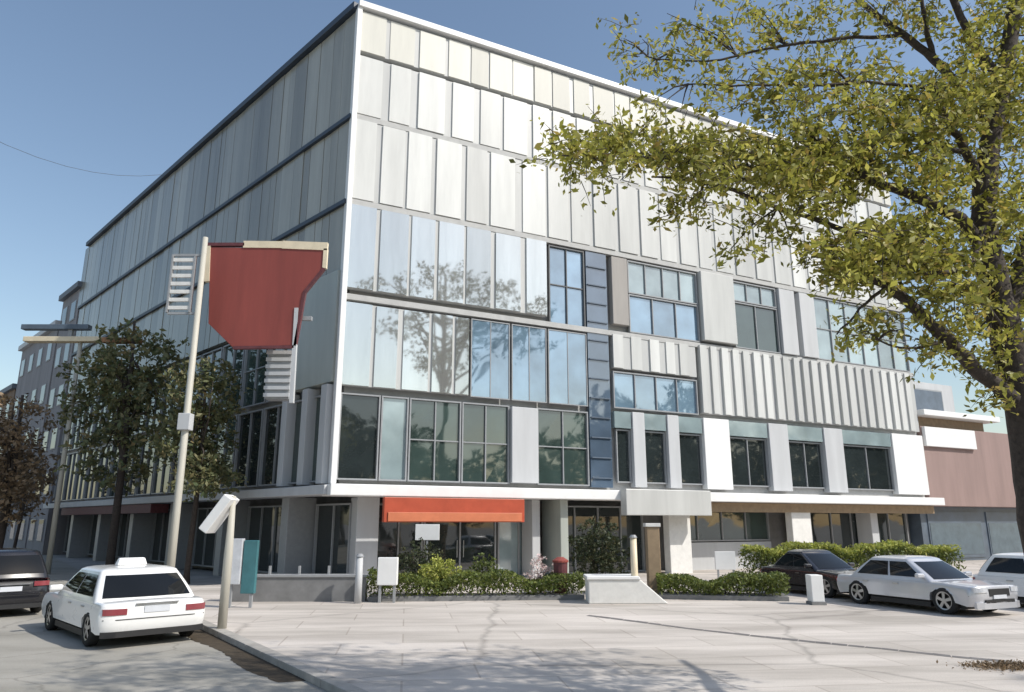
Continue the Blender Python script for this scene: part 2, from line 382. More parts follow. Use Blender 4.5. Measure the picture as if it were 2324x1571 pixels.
panel_row('cladding', 18.6, 35.9, 7.75, 11.55, rng, 'white_panel', wide=(0.42, 0.5), gap=(0.26, 0.34), off=(0.06, 0.12))
panel_row('cladding', 13.2, 18.4, 9.6, 11.5, rng, 'white_panel', wide=(0.5, 0.8), gap=(0.3, 0.5), off=(0.02, 0.06))
# parapet and floor bands
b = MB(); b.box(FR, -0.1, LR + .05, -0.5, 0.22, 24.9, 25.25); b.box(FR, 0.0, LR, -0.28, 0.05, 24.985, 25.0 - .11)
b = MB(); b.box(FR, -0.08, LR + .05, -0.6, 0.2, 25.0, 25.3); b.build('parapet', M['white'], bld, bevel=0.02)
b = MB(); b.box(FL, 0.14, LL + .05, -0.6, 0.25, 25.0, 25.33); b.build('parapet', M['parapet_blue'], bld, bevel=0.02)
for z in (19.6, 15.6, 11.42):
    b = MB(); b.box(FR, 0, LR, -0.29, 0.0, z - 0.11, z + 0.13); b.build('floor_band', M['joint'], bld)
# corner post
b = MB(); b.box(FR, -0.12, 0.1, -0.35, 0.1, 3.9, 25.0); b.build('corner_post', M['white'], bld, bevel=0.02)

def window(F, t0, t1, z0, z1, gm, off=-0.16, nx=1, nz=1, split=(0,), fm='frame_grey', fw=0.06, deep=0.12):
    mb = MB()
    mb.box(F, t0, t1, off - 0.03, off + deep, z0, z0 + fw); mb.box(F, t0, t1, off - 0.03, off + deep, z1 - fw, z1)
    mb.box(F, t0, t0 + fw, off - 0.03, off + deep - .003, z0 + fw, z1 - fw); mb.box(F, t1 - fw, t1, off - 0.03, off + deep - .003, z0 + fw, z1 - fw)
    for k in range(1, nx):
        t = t0 + (t1 - t0) * k / nx; mb.box(F, t - fw * .4, t + fw * .4, off - 0.02, off + deep * .7, z0 + fw, z1 - fw)
    for k in range(1, nz):
        z = z0 + (z1 - z0) * k / nz; mb.box(F, t0 + fw, t1 - fw, off - 0.02, off + deep * .6, z - fw * .4, z + fw * .4)
    wo = mb.build('window', M[fm], bld)
    g = MB()
    for a in range(nx):
        for c in range(nz):
            ta, tb = t0 + (t1 - t0) * a / nx, t0 + (t1 - t0) * (a + 1) / nx
            za, zb = z0 + (z1 - z0) * c / nz, z0 + (z1 - z0) * (c + 1) / nz
            j = [rng.uniform(-0.006, 0.006) for _ in range(4)]
            g.quad(F(ta + .01, off + j[0], za + .01), F(tb - .01, off + j[1], za + .01), F(tb - .01, off + j[2], zb - .01), F(ta + .01, off + j[3], zb - .01))
    g.build('pane', M[gm], wo)
    return wo
# storey over the ground floor: big glazing near the corner
for (a, c, gm, nx) in ((0.12, 1.75, 'glass_dark', 1), (1.8, 2.95, 'glass_pale', 1), (3.0, 5.3, 'glass_green', 2), (5.35, 7.6, 'glass_green', 2),
                       (9.0, 11.7, 'glass_green', 2)):
    window(FR, a, c, 4.05, 7.45, gm, nx=nx, nz=2 if nx == 2 else 1)
b = MB(); b.box(FR, 7.65, 8.95, -0.29, 0.12, 4.1, 7.4); b.build('pier', M['light_grey'], bld, bevel=0.02)
# blue glazing of the middle storeys
for (a, c) in ((5.7, 7.6), (7.7, 9.5), (9.6, 11.7)):
    window(FR, a, c, 7.7, 11.2, 'glass_blue', nx=2, nz=1, off=-0.04, deep=.03, fw=.045)
window(FR, 9.7, 11.7, 11.5, 15.4, 'glass_blue', nx=2, nz=2, fm='dark_grey')
# dark vertical slot
b = MB(); b.box(FR, 11.8, 13.0, -0.28, -0.06, 4.0, 15.45); b.build('recessed_slot', M['slot_glass'], bld)
b = MB()
for z in [4.4 + k * 0.93 for k in range(12)]: b.box(FR, 11.85, 12.95, -0.055, 0.02, z, z + 0.05)
b.build('slot_louvres', M['slate'], bld)
b = MB(); b.box(FR, 13.25, 14.2, -0.29, 0.06, 11.9, 15.4); b.build('pier', M['grey_brown'], bld, bevel=0.02)
window(FR, 14.3, 18.8, 11.6, 13.6, 'glass_blue', nx=3); window(FR, 14.3, 18.8, 13.65, 15.4, 'glass_pale', nx=4)
b = MB(); b.box(FR, 18.9, 21.2, -0.29, 0.2, 11.7, 15.5); b.build('pier', M['white_panel'], bld, bevel=0.02)
window(FR, 21.3, 24.6, 11.6, 14.2, 'glass_green', nx=2); window(FR, 21.3, 24.6, 14.25, 15.4, 'glass_pale', nx=3)
for a in (24.7, 26.3):
    b = MB(); b.box(FR, a, a + 1.2, -0.29, 0.12, 11.6, 15.4); b.build('pier', M['light_grey'], bld, bevel=0.02)
window(FR, 27.6, 35.8, 11.6, 15.4, 'glass_pale', nx=6, nz=2)
window(FR, 13.2, 18.4, 7.75, 9.55, 'glass_blue', nx=4)
# white-framed windows over the canopy
for (a, c) in ((13.3, 14.1), (14.9, 16.2), (17.0, 18.5), (20.3, 23.0), (24.5, 27.2), (28.8, 33.0)):
    window(FR, a, c, 4.25, 6.75, 'glass_dark', off=-0.2, nx=2 if c - a > 2 else 1, fm='frame_grey', deep=0.1)
for (a, c) in ((14.15, 14.85), (16.25, 16.95), (18.55, 20.25), (23.05, 24.45), (27.25, 28.75), (33.05, 35.9)):
    b = MB(); b.box(FR, a, c, -0.29, 0.1, 4.05, 7.6); b.build('pier', M['white'] if c - a > 1.6 else M['light_grey'], bld, bevel=0.02)
for (a, c) in ((13.15, 14.1), (14.9, 16.2), (17.0, 18.5), (20.3, 23.0), (24.5, 27.2), (28.8, 33.0)):
    b = MB(); b.box(FR, a, c, -0.29, 0.02, 6.8, 7.58); b.build('spandrel_glass', M['glass_pale'], bld)
# white canopy band round the corner
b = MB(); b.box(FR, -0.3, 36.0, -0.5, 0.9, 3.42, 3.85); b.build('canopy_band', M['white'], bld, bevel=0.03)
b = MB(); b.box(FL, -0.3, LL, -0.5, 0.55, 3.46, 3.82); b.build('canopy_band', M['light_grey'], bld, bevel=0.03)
b = MB(); b.box(FR, 12.7, 17.6, 0.905, 1.35, 2.75, 3.9); b.build('fascia_box', M['white_panel'], bld, bevel=0.03)
b = MB(); b.box(FR, 17.7, 35.8, -0.6, 0.3, 2.95, 3.4); b.build('soffit_beam', M['brown'], bld)
# ground floor, right
def gwin(F, t0, t1, z0, z1, gm, nx, off): return window(F, t0, t1, z0, z1, gm, off=off, nx=nx, fw=0.07)
gwin(FR, 2.1, 4.2, 0.15, 3.2, 'glass_dark', 2, -1.45)
gwin(FR, 7.7, 9.8, 0.15, 3.2, 'glass_pale', 2, -1.45)
gwin(FR, 10.4, 15.6, 0.15, 3.2, 'glass_dark', 4, -1.45)
gwin(FR, 17.4, 24.0, 1.5, 3.2, 'glass_green', 4, -1.45)
gwin(FR, 25.6, 35.5, 0.9, 3.2, 'glass_dark', 6, -1.45)
b = MB(); b.box(FR, 17.4, 24.0, -1.58, -1.3, 0.0, 1.45); b.build('low_wall', M['light_grey'], bld)
b = MB()
for a in (4.3, 5.95):
    b.box(FR, a, a + 1.6, -1.5, -1.42, 0.15, 3.0)
dr = b.build('door', M['glass_dark'], bld)
b = MB()
for a in (4.25, 5.87, 7.55): b.box(FR, a, a + .07, -1.55, -1.36, 0.12, 3.1)
b.box(FR, 4.25, 7.62, -1.55, -1.37, 3.0, 3.1); b.build('door_frame', M['frame_grey'], dr)
b = MB()
for a in (5.75, 6.05): b.tube([FR(a, -1.32, 1.0), FR(a, -1.32, 1.7)], [.02, .02], 6)
b.build('handle', M['rim'], dr)
for (a, c, mn) in ((1.1, 2.0, 'light_grey'), (9.95, 10.35, 'pale_green'), (15.9, 17.2, 'stone'), (24.0, 25.4, 'stone'), (31.0, 31.6, 'light_grey'), (8.9, 9.3, 'light_grey')):
    b = MB(); b.box(FR, a, c, -1.4 if mn != 'stone' else -0.2, 0.25 if mn != 'light_grey' else -0.4, 0.0, 3.42); b.build('column', M[mn], bld, bevel=0.03)
# orange fascia over the entrance
b = MB(); b.prism(FR, [(1.7, 2.45), (7.7, 2.45), (7.7, 3.38), (1.7, 3.38)], 0.92, 1.15)
ob = b.build('entrance_fascia', M['red_orange'], bld, bevel=0.02)
b = MB(); b.box(FR, 1.85, 7.55, 1.152, 1.2, 2.48, 2.82); b.build('trim', M['orange'], ob, bevel=0.01)
# ---- left facade (in its own shade): vertical louvre screens above, glazing below
rng2 = random.Random(11)
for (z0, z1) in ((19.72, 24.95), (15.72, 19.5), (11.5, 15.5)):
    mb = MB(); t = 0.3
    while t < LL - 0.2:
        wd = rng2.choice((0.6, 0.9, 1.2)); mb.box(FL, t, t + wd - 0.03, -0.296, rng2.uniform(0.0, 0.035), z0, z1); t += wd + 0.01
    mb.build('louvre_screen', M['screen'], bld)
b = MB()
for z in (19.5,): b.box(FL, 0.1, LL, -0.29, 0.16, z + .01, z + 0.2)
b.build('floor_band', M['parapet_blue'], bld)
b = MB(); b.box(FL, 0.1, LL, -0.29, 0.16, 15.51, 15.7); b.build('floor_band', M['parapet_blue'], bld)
b = MB(); b.box(FL, 0.3, 3.6, -0.29, 0.14, 7.9, 12.6); b.build('cladding', M['pale_green'], bld, bevel=0.02)
for k in range(14):
    a = 3.75 + k * 2.66
    window(FL, a, a + 2.5, 7.75, 11.3, 'glass_green', nx=2, nz=2)
for k in range(15):
    a = 1.2 + k * 2.66
    window(FL, a, a + 2.5, 4.0, 7.5, 'glass_dark' if k % 3 else 'glass_green', nx=2, nz=1)
for a in (0.4, 1.9, 3.6):
    b = MB(); b.box(FL, a, a + 0.45, -0.29, 0.28, 3.9, 7.8); b.build('pilaster', M['light_grey'], bld, bevel=0.02)
for k in range(6):
    a = 4.5 + k * 6.3
    gwin(FL, a, a + 5.4, 0.2, 3.2, 'glass_dark', 4, -1.45)
    b = MB(); b.box(FL, a - 0.75, a - 0.15, -1.5, -0.2, 0, 3.46); b.build('column', M['frame_grey'], bld, bevel=0.02)
b = MB(); b.box(FL, 18, 36, -0.5, 0.45, 2.95, 3.44); b.build('shop_fascia', M['maroon'], bld)
gwin(FL, 0.8, 3.5, 0.2, 3.2, 'glass_dark', 2, -1.45)
# rooftop plant
b = MB(); b.box(FR, 6, 16, -12, -6, 25, 26.2); b.build('roof_plant_room', M['grey_render'], bld)

# ---------------------------------------------------------------- pinkish building on the right
pk = empty('pink_building', FR(36.1, 0, 0), 'low pinkish rendered building with a white top ledge right of the white office building', 'building')
b = MB(); b.box(FR, 36.12, 62, -14, -0.1, 3.4, 8.25); b.build('wall', M['pink'], pk, bevel=0.03)
b = MB(); b.box(FR, 36.2, 62, -14, -0.9, 0, 3.4); b.build('ground_storey_wall', M['slate'], pk)
b = MB(); b.box(FR, 36.2, 41.3, -0.09, 0.12, 7.0, 8.2); b.build('white_fascia', M['white'], pk, bevel=0.02)
b = MB(); b.box(FR, 36.1, 44.0, -6, 0.3, 8.9, 9.25); b.build('roof_slab', M['white'], pk, bevel=0.02)
b = MB(); b.box(FR, 36.3, 43.4, -5.8, -0.5, 8.25, 8.9); b.build('clerestory', M['brown'], pk)
b = MB(); b.box(FR, 36.2, 45, -14, -3.2, 9.26, 12.0); b.build('upper_storey', M['light_grey'], pk)
for k in range(1):
    f = MB(); a = 39.2; f.box(FR, a, a + 4.4, -3.22, -3.1, 9.7, 11.5); fo = f.build('window', M['frame_grey'], pk)
    g = MB(); g.box(FR, a + .1, a + 4.3, -3.15, -3.08, 9.8, 11.4); g.build('pane', M['slate'], fo)
for k in range(4):
    f = MB(); a = 36.8 + k * 6; f.box(FR, a, a + 5.4, -0.93, -0.84, 0.3, 3.1); fo = f.build('shopfront', M['slate'], pk)
    g = MB(); g.box(FR, a + .12, a + 5.28, -0.9, -0.82, 0.5, 2.4); g.build('pane', M['teal_glass'], fo)
for a in (48, 56):
    b = MB(); b.box(FR, a, a + 2.2, -0.12, -0.02, 4.4, 6.2); b.build('window', M['frame_grey'], pk)

# ---------------------------------------------------------------- buildings further down the left street
def far_building(name, label, u0, u1, h, wallm, nfl, colw, roofm='roof_grey', off=0.0, depth=16):
    r = empty(name, FL(u0, off, 0), label, 'building')
    b = MB(); b.box(FL, u0, u1, off - depth, off, 0, h); b.build('wall', M[wallm], r)
    b = MB(); b.box(FL, u0 - .25, u1 + .25, off - depth, off + 0.35, h + .002, h + 0.5); b.build('roof_slab', M[roofm], r, bevel=.03)
    nc = int((u1 - u0) / colw)
    for f in range(nfl):
        for c in range(nc):
            a = u0 + (c + 0.5) * (u1 - u0) / nc - 0.75; z = 1.0 + f * (h / nfl)
            w_ = MB(); w_.box(FL, a, a + 1.5, off - .06, off + .06, z, z + 1.7); wo = w_.build('window', M['frame_grey'], r)
            g = MB(); g.box(FL, a + .08, a + 1.42, off + .02, off + .075, z + .08, z + 1.62); g.build('pane', M['glass_dark'], wo)
    return r
far_building('street_building', 'grey mauve building just past the far end of the dark louvred facade', 41.6, 47, 21.5, 'grey_render', 6, 2.6)
far_building('street_building', 'tall flat roofed grey building with a pale roof edge at the left street', 47.5, 61, 19.3, 'grey_render', 5, 3.2, roofm='light_grey')
far_building('street_building', 'brown rendered building farthest along the left street', 61.5, 84, 15.5, 'brown_brick', 4, 3.4)

# ---------------------------------------------------------------- leaves
def leaf_cloud(mb, rg, centers, size, aspect=0.5):
    """centers: iterable of (x, y, z)"""
    for c in centers:
        nx, ny, nz_ = rg.gauss(0, 1), rg.gauss(0, 1), rg.gauss(0, 1) + 0.5
        n_ = Vector((nx, ny, nz_)).normalized(); a = n_.cross(Vector((rg.gauss(0, 1), rg.gauss(0, 1), rg.gauss(0, 1)))).normalized(); bb = n_.cross(a)
        s = size * rg.choice((0.55, 0.75, 0.95, 1.1, 1.35)) * rg.uniform(0.85, 1.15); a *= s; bb *= s * aspect
        p = Vector(c); i = len(mb.v)
        mb.v += [tuple(p - a), tuple(p - bb * .9 + a * .1), tuple(p + a), tuple(p + bb * .9 + a * .1)]
        mb.f.append((i, i+1, i+2, i+3)); mb.m.append(0)
def build_leaves(mb, name, m, parent):
    me = bpy.data.meshes.new(name); me.from_pydata(mb.v, [], mb.f); me.materials.append(m)
    o = bpy.data.objects.new(name, me); scn.collection.objects.link(o)
    if parent is not None: o.parent = parent; o.matrix_parent_inverse = parent_inv(parent)
    return o
def crown_points(rg, lobes, n, tw=0.35, per=14):
    out = []; tot = sum(r0 * r1 * r2 for _, (r0, r1, r2) in lobes)
    for c, (r0, r1, r2) in lobes:
        k = max(1, int(n / per * r0 * r1 * r2 / tot))
        for _ in range(k):
            while True:
                q = Vector((rg.uniform(-1, 1), rg.uniform(-1, 1), rg.uniform(-1, 1)))
                if q.length < 1 and (q.length > 0.35 or rg.random() < 0.4): break
            s = Vector((c[0] + q.x * r0, c[1] + q.y * r1, c[2] + q.z * r2))
            dv = Vector((rg.gauss(0, 1), rg.gauss(0, 1), rg.gauss(0, .6))).normalized() * tw
            for _ in range(per):
                u = rg.random(); out.append(s + dv * u + Vector((rg.gauss(0, .22), rg.gauss(0, .22), rg.gauss(0, .22))) * tw)
    return out
def street_tree(name, label, base, h, lobes, n, leafsize, lm, group=None, seed=1, tr=0.16, tw=0.5):
    rg = random.Random(seed); base = Vector(base)
    r = empty(name, base, label, 'tree', group)
    L = [(base + Vector(c), rr) for c, rr in lobes]
    b = MB(); top = base + Vector((rg.uniform(-.3, .3), rg.uniform(-.3, .3), h))
    mid = base.lerp(top, .5) + Vector((.12, .05, 0))
    b.tube([base - Vector((0, 0, .1)), base + Vector((0, 0, .4)), mid, top], [tr * 1.5, tr, tr * .8, tr * .3], 10)
    for c, rr in L:
        for k in range(3):
            s = base.lerp(top, rg.uniform(.45, .9)); e = c + Vector((rg.uniform(-.6, .6) * rr[0], rg.uniform(-.6, .6) * rr[1], rg.uniform(-.2, .7) * rr[2]))
            b.tube([s, s.lerp(e, .5) + Vector((rg.uniform(-.3, .3), rg.uniform(-.3, .3), .15)), e], [tr * .4, tr * .25, tr * .08], 6)
    b.build('trunk', M['bark'], r, smooth=True)
    m = MB(); leaf_cloud(m, rg, crown_points(rg, L, n, tw), leafsize); build_leaves(m, 'crown', M[lm], r)
    return r
# shaded street trees in front of the dark facade
street_tree('street_tree', 'tall olive green street tree in front of the dark left facade beside the far pole', FL(14.5, 3.2, 0), 12.5,
            [((0, 0, 10.2), (2.6, 2.4, 2.2)), ((-2.2, 1.5, 8.6), (2.4, 2.2, 2.2)), ((1.3, -.6, 7.6), (1.9, 1.8, 2.2)), ((-.7, .4, 5.6), (2.2, 2, 1.6)), ((-3.2, 2.4, 10.6), (1.6, 1.4, 1.0))],
            8000, 0.15, 'leaf_street', seed=4, tr=.2)
street_tree('street_tree', 'narrow dark green tree under the red billboard right of the tall pole', FL(6.6, 2.6, 0), 9.4,
            [((0, 0, 7.9), (1.4, 1.3, 1.6)), ((-.4, .5, 5.8), (1.5, 1.4, 1.7)), ((.6, -.4, 4.3), (1.3, 1.2, 1.0))], 6000, 0.12, 'leaf_street', seed=9, tr=.12)
_q = at(25, 1050, 38)
street_tree('street_tree', 'brown leaved tree at the left edge behind the parked cars', (_q.x, 38, 0), 9.0,
            [((-.6, 0, 7.4), (2.2, 2.2, 1.8)), ((-1.5, 1, 5.6), (2.4, 2.2, 2.0)), ((.3, -.6, 5.2), (1.8, 1.8, 1.9)), ((0, 0, 3.6), (2, 2, 1.2))], 5500, 0.13, 'leaf_brown', seed=12, tr=.22, tw=.7)
street_tree('street_tree', 'thin brownish tree at the far left behind the dark car', FL(36, 3.0, 0), 6.8,
            [((0, 0, 5.6), (1.6, 1.5, 1.7)), ((-.9, .6, 3.9), (1.5, 1.5, 1.2))], 2600, 0.14, 'leaf_brown', seed=17, tr=.11)

# ---------------------------------------------------------------- big foreground tree
TY = 9.0
tree = empty('foreground_tree', at(2368, 1500, TY) * 1.0, 'large olive leaved tree leaning in from the right edge in the foreground', 'tree')
base = at(2362, 1300, TY); base.z = 0.0; base.x += 0.15
tree.location = base
def br(lst): return [at(x, y, Y) for x, y, Y in lst]
b = MB()
def limb(path, r0, r1, n=10, jit=0.0):
    P_ = br(path) if len(path[0]) == 3 and path[0][0] > 100 else path
    # refine with catmull-rom so limbs bend softly
    out = []; q = [P_[0]] + list(P_) + [P_[-1]]
    for i in range(1, len(q) - 2):
        for k in range(4):
            u = k / 4; a, c, d_, e = q[i-1], q[i], q[i+1], q[i+2]
            out.append(0.5 * ((2 * c) + (-a + d_) * u + (2 * a - 5 * c + 4 * d_ - e) * u * u + (-a + 3 * c - 3 * d_ + e) * u ** 3))
    out.append(P_[-1]); m_ = len(out)
    rg = random.Random(int(r0 * 1000) + m_)
    if jit: out = [p + Vector((rg.uniform(-jit, jit), rg.uniform(-jit, jit), rg.uniform(-jit, jit))) for p in out]
    b.tube(out, [(r0 + (r1 - r0) * i / (m_ - 1)) * rg.uniform(.93, 1.07) for i in range(m_)], n)
    return out
tp = [base - Vector((0, 0, .2)), base + Vector((0, 0, .5))] + br([(2362, 1180, TY), (2345, 1040, TY), (2312, 880, TY), (2275, 720, TY), (2245, 590, TY), (2232, 480, TY), (2245, 340, TY), (2275, 190, TY), (2300, 40, TY), (2330, -160, TY), (2350, -420, TY)])
LMB = []
LMB.append(limb(tp, 0.27, 0.06, 14))
specs = [
    ([(2250, 590, 9), (2180, 500, 8.8), (2090, 452, 8.6), (1975, 408, 8.4), (1900, 350, 8.3), (1830, 300, 8.1)], .075, .018),
    ([(2315, 920, 9), (2235, 855, 8.7), (2150, 770, 8.5), (2075, 700, 8.3), (2010, 650, 8.2), (1960, 620, 8.1)], .085, .025),
    ([(2228, 450, 9), (2195, 350, 8.8), (2150, 275, 8.6), (2120, 200, 8.4)], .06, .022),
    ([(2248, 320, 9), (2190, 220, 9.1), (2120, 135, 9.2), (2050, 80, 9.3), (1985, 30, 9.4), (1925, -20, 9.5), (1840, -90, 9.6)], .062, .02),
    ([(2120, 135, 9.2), (2105, 70, 9.1), (2092, -10, 9.0), (2080, -120, 9)], .035, .012),
    ([(2285, 740, 9), (2330, 560, 9.2), (2380, 400, 9.5), (2420, 150, 10)], .09, .03),
    ([(1975, 408, 8.4), (1850, 395, 8.2), (1700, 378, 8.0), (1550, 366, 7.9), (1400, 352, 7.8), (1270, 350, 7.7)], .028, .006),
    ([(2150, 520, 8.8), (2000, 540, 8.5), (1870, 505, 8.3), (1730, 458, 8.1), (1600, 415, 8.0), (1480, 400, 7.9)], .035, .008),
    ([(2050, 80, 9.3), (1900, 90, 9.2), (1750, 110, 9.1), (1600, 140, 9.0), (1470, 130, 9)], .024, .006),
    ([(2120, 200, 8.4), (2000, 190, 8.3), (1850, 190, 8.2), (1700, 195, 8.1), (1560, 190, 8.1)], .022, .006),
    ([(2010, 650, 8.2), (1950, 700, 8.1), (1900, 760, 8.1)], .018, .006),
    ([(2150, 770, 8.5), (2060, 790, 8.3), (1980, 770, 8.2)], .018, .006),
    ([(2290, 760, 9), (2240, 700, 8.6), (2160, 640, 8.2)], .03, .012),
    ([(2240, 500, 9), (2200, 600, 8.4), (2100, 620, 8.0), (1990, 590, 7.9)], .03, .010),
    ([(2340, 1000, 9), (2420, 800, 9.5), (2560, 600, 10), (2700, 380, 10.5)], .1, .03),
    ([(2275, 190, 9), (2180, 40, 9), (2120, -160, 9), (2050, -330, 9)], .05, .02),
    ([(2200, 350, 8.8), (2080, 320, 8.5), (1960, 300, 8.3)], .03, .01),
]
for s_ in specs: LMB.append(limb(s_[0], s_[1] * 1.25, s_[2] * 1.4, 8, jit=0.014))
# clumps: px, py, radius x, radius y, depth, leaves
CL = [(1500, 330, 170, 36, 7.9, 1150), (1350, 330, 100, 34, 7.7, 620), (1300, 360, 60, 20, 7.7, 150), (1680, 365, 170, 62, 8.0, 2200), (1850, 415, 140, 66, 8.2, 1900),
      (1880, 335, 140, 46, 8.2, 1300), (2050, 340, 110, 80, 8.5, 1500), (1990, 570, 120, 66, 8.1, 1900), (1930, 610, 80, 40, 8.0, 700), (2110, 560, 110, 70, 8.4, 1500),
      (2150, 650, 90, 80, 8.4, 1300), (2290, 330, 110, 190, 9.3, 3000), (2290, 90, 110, 110, 9.2, 1700), (2190, 210, 110, 80, 8.8, 1500), (2290, 600, 70, 170, 9.4, 2000),
      (2100, 250, 130, 55, 8.5, 1200), (1850, 235, 150, 50, 8.2, 900), (1640, 70, 160, 65, 9.1, 480), (1500, 150, 100, 40, 9.0, 200), (1770, 50, 140, 60, 9.2, 600),
      (1450, 100, 60, 50, 9.0, 110), (2220, 780, 80, 80, 8.8, 700), (2270, 870, 50, 70, 8.9, 260), (2000, 40, 160, 60, 9.3, 800), (1740, 545, 120, 45, 8.1, 330),
      (1600, 470, 130, 32, 8.0, 330), (1340, 400, 80, 22, 7.8, 130), (1990, 750, 80, 45, 8.2, 330), (1900, 160, 150, 50, 8.4, 700), (1720, 180, 120, 40, 8.2, 420), (2130, 420, 70, 50, 8.7, 700),
      (1560, 240, 130, 26, 8.2, 170), (2100, 770, 50, 40, 8.5, 160), (2450, 300, 160, 260, 10, 3000), (2200, -120, 260, 110, 9.3, 2500), (1800, -90, 260, 60, 9.4, 1300), (2430, 700, 110, 120, 9.8, 900)]
rg = random.Random(21); lm = MB()
for (cx_, cy_, rx, ry, Y, n_) in CL:
    k = max(1, n_ // 14)
    for _ in range(k):
        while True:
            u, v = rg.uniform(-1, 1), rg.uniform(-1, 1)
            if u * u + v * v < 1: break
        # clump thickness in depth comparable with its size in the picture
        dz = rg.gauss(0, 0.38 * min(1.6, 0.5 + (rx + ry) / 260))
        s = at(cx_ + u * rx, cy_ + v * ry, Y + dz)
        dv = Vector((rg.gauss(-.35, 1), rg.gauss(0, 1), rg.gauss(-0.1, .5))).normalized() * rg.uniform(.18, .42)
        b.tube([s, s + dv * .5 + Vector((0, 0, .02)), s + dv], [.006, .005, .002], 3, cap=False)
        leaf_cloud(lm, rg, [s + dv * rg.uniform(0, 1.1) + Vector((rg.gauss(0, .06), rg.gauss(0, .06), rg.gauss(0, .05))) for _ in range(17)], 0.047, 0.5)
    # secondary twigs linking the clump to the nearest limb
    c = at(cx_, cy_, Y)
    best = min((p for L_ in LMB for p in L_), key=lambda p: (p - c).length)
    for _ in range(4):
        e = at(cx_ + rg.uniform(-.8, .8) * rx, cy_ + rg.uniform(-.8, .8) * ry, Y + rg.uniform(-.3, .3))
        b.tube([best, best.lerp(e, .5) + Vector((rg.uniform(-.05, .05), rg.uniform(-.05, .05), .05)), e], [.014, .009, .004], 5, cap=False)
b.build('trunk', M['bark'], tree, smooth=True)
build_leaves(lm, 'crown', M['leaf_main'], tree)

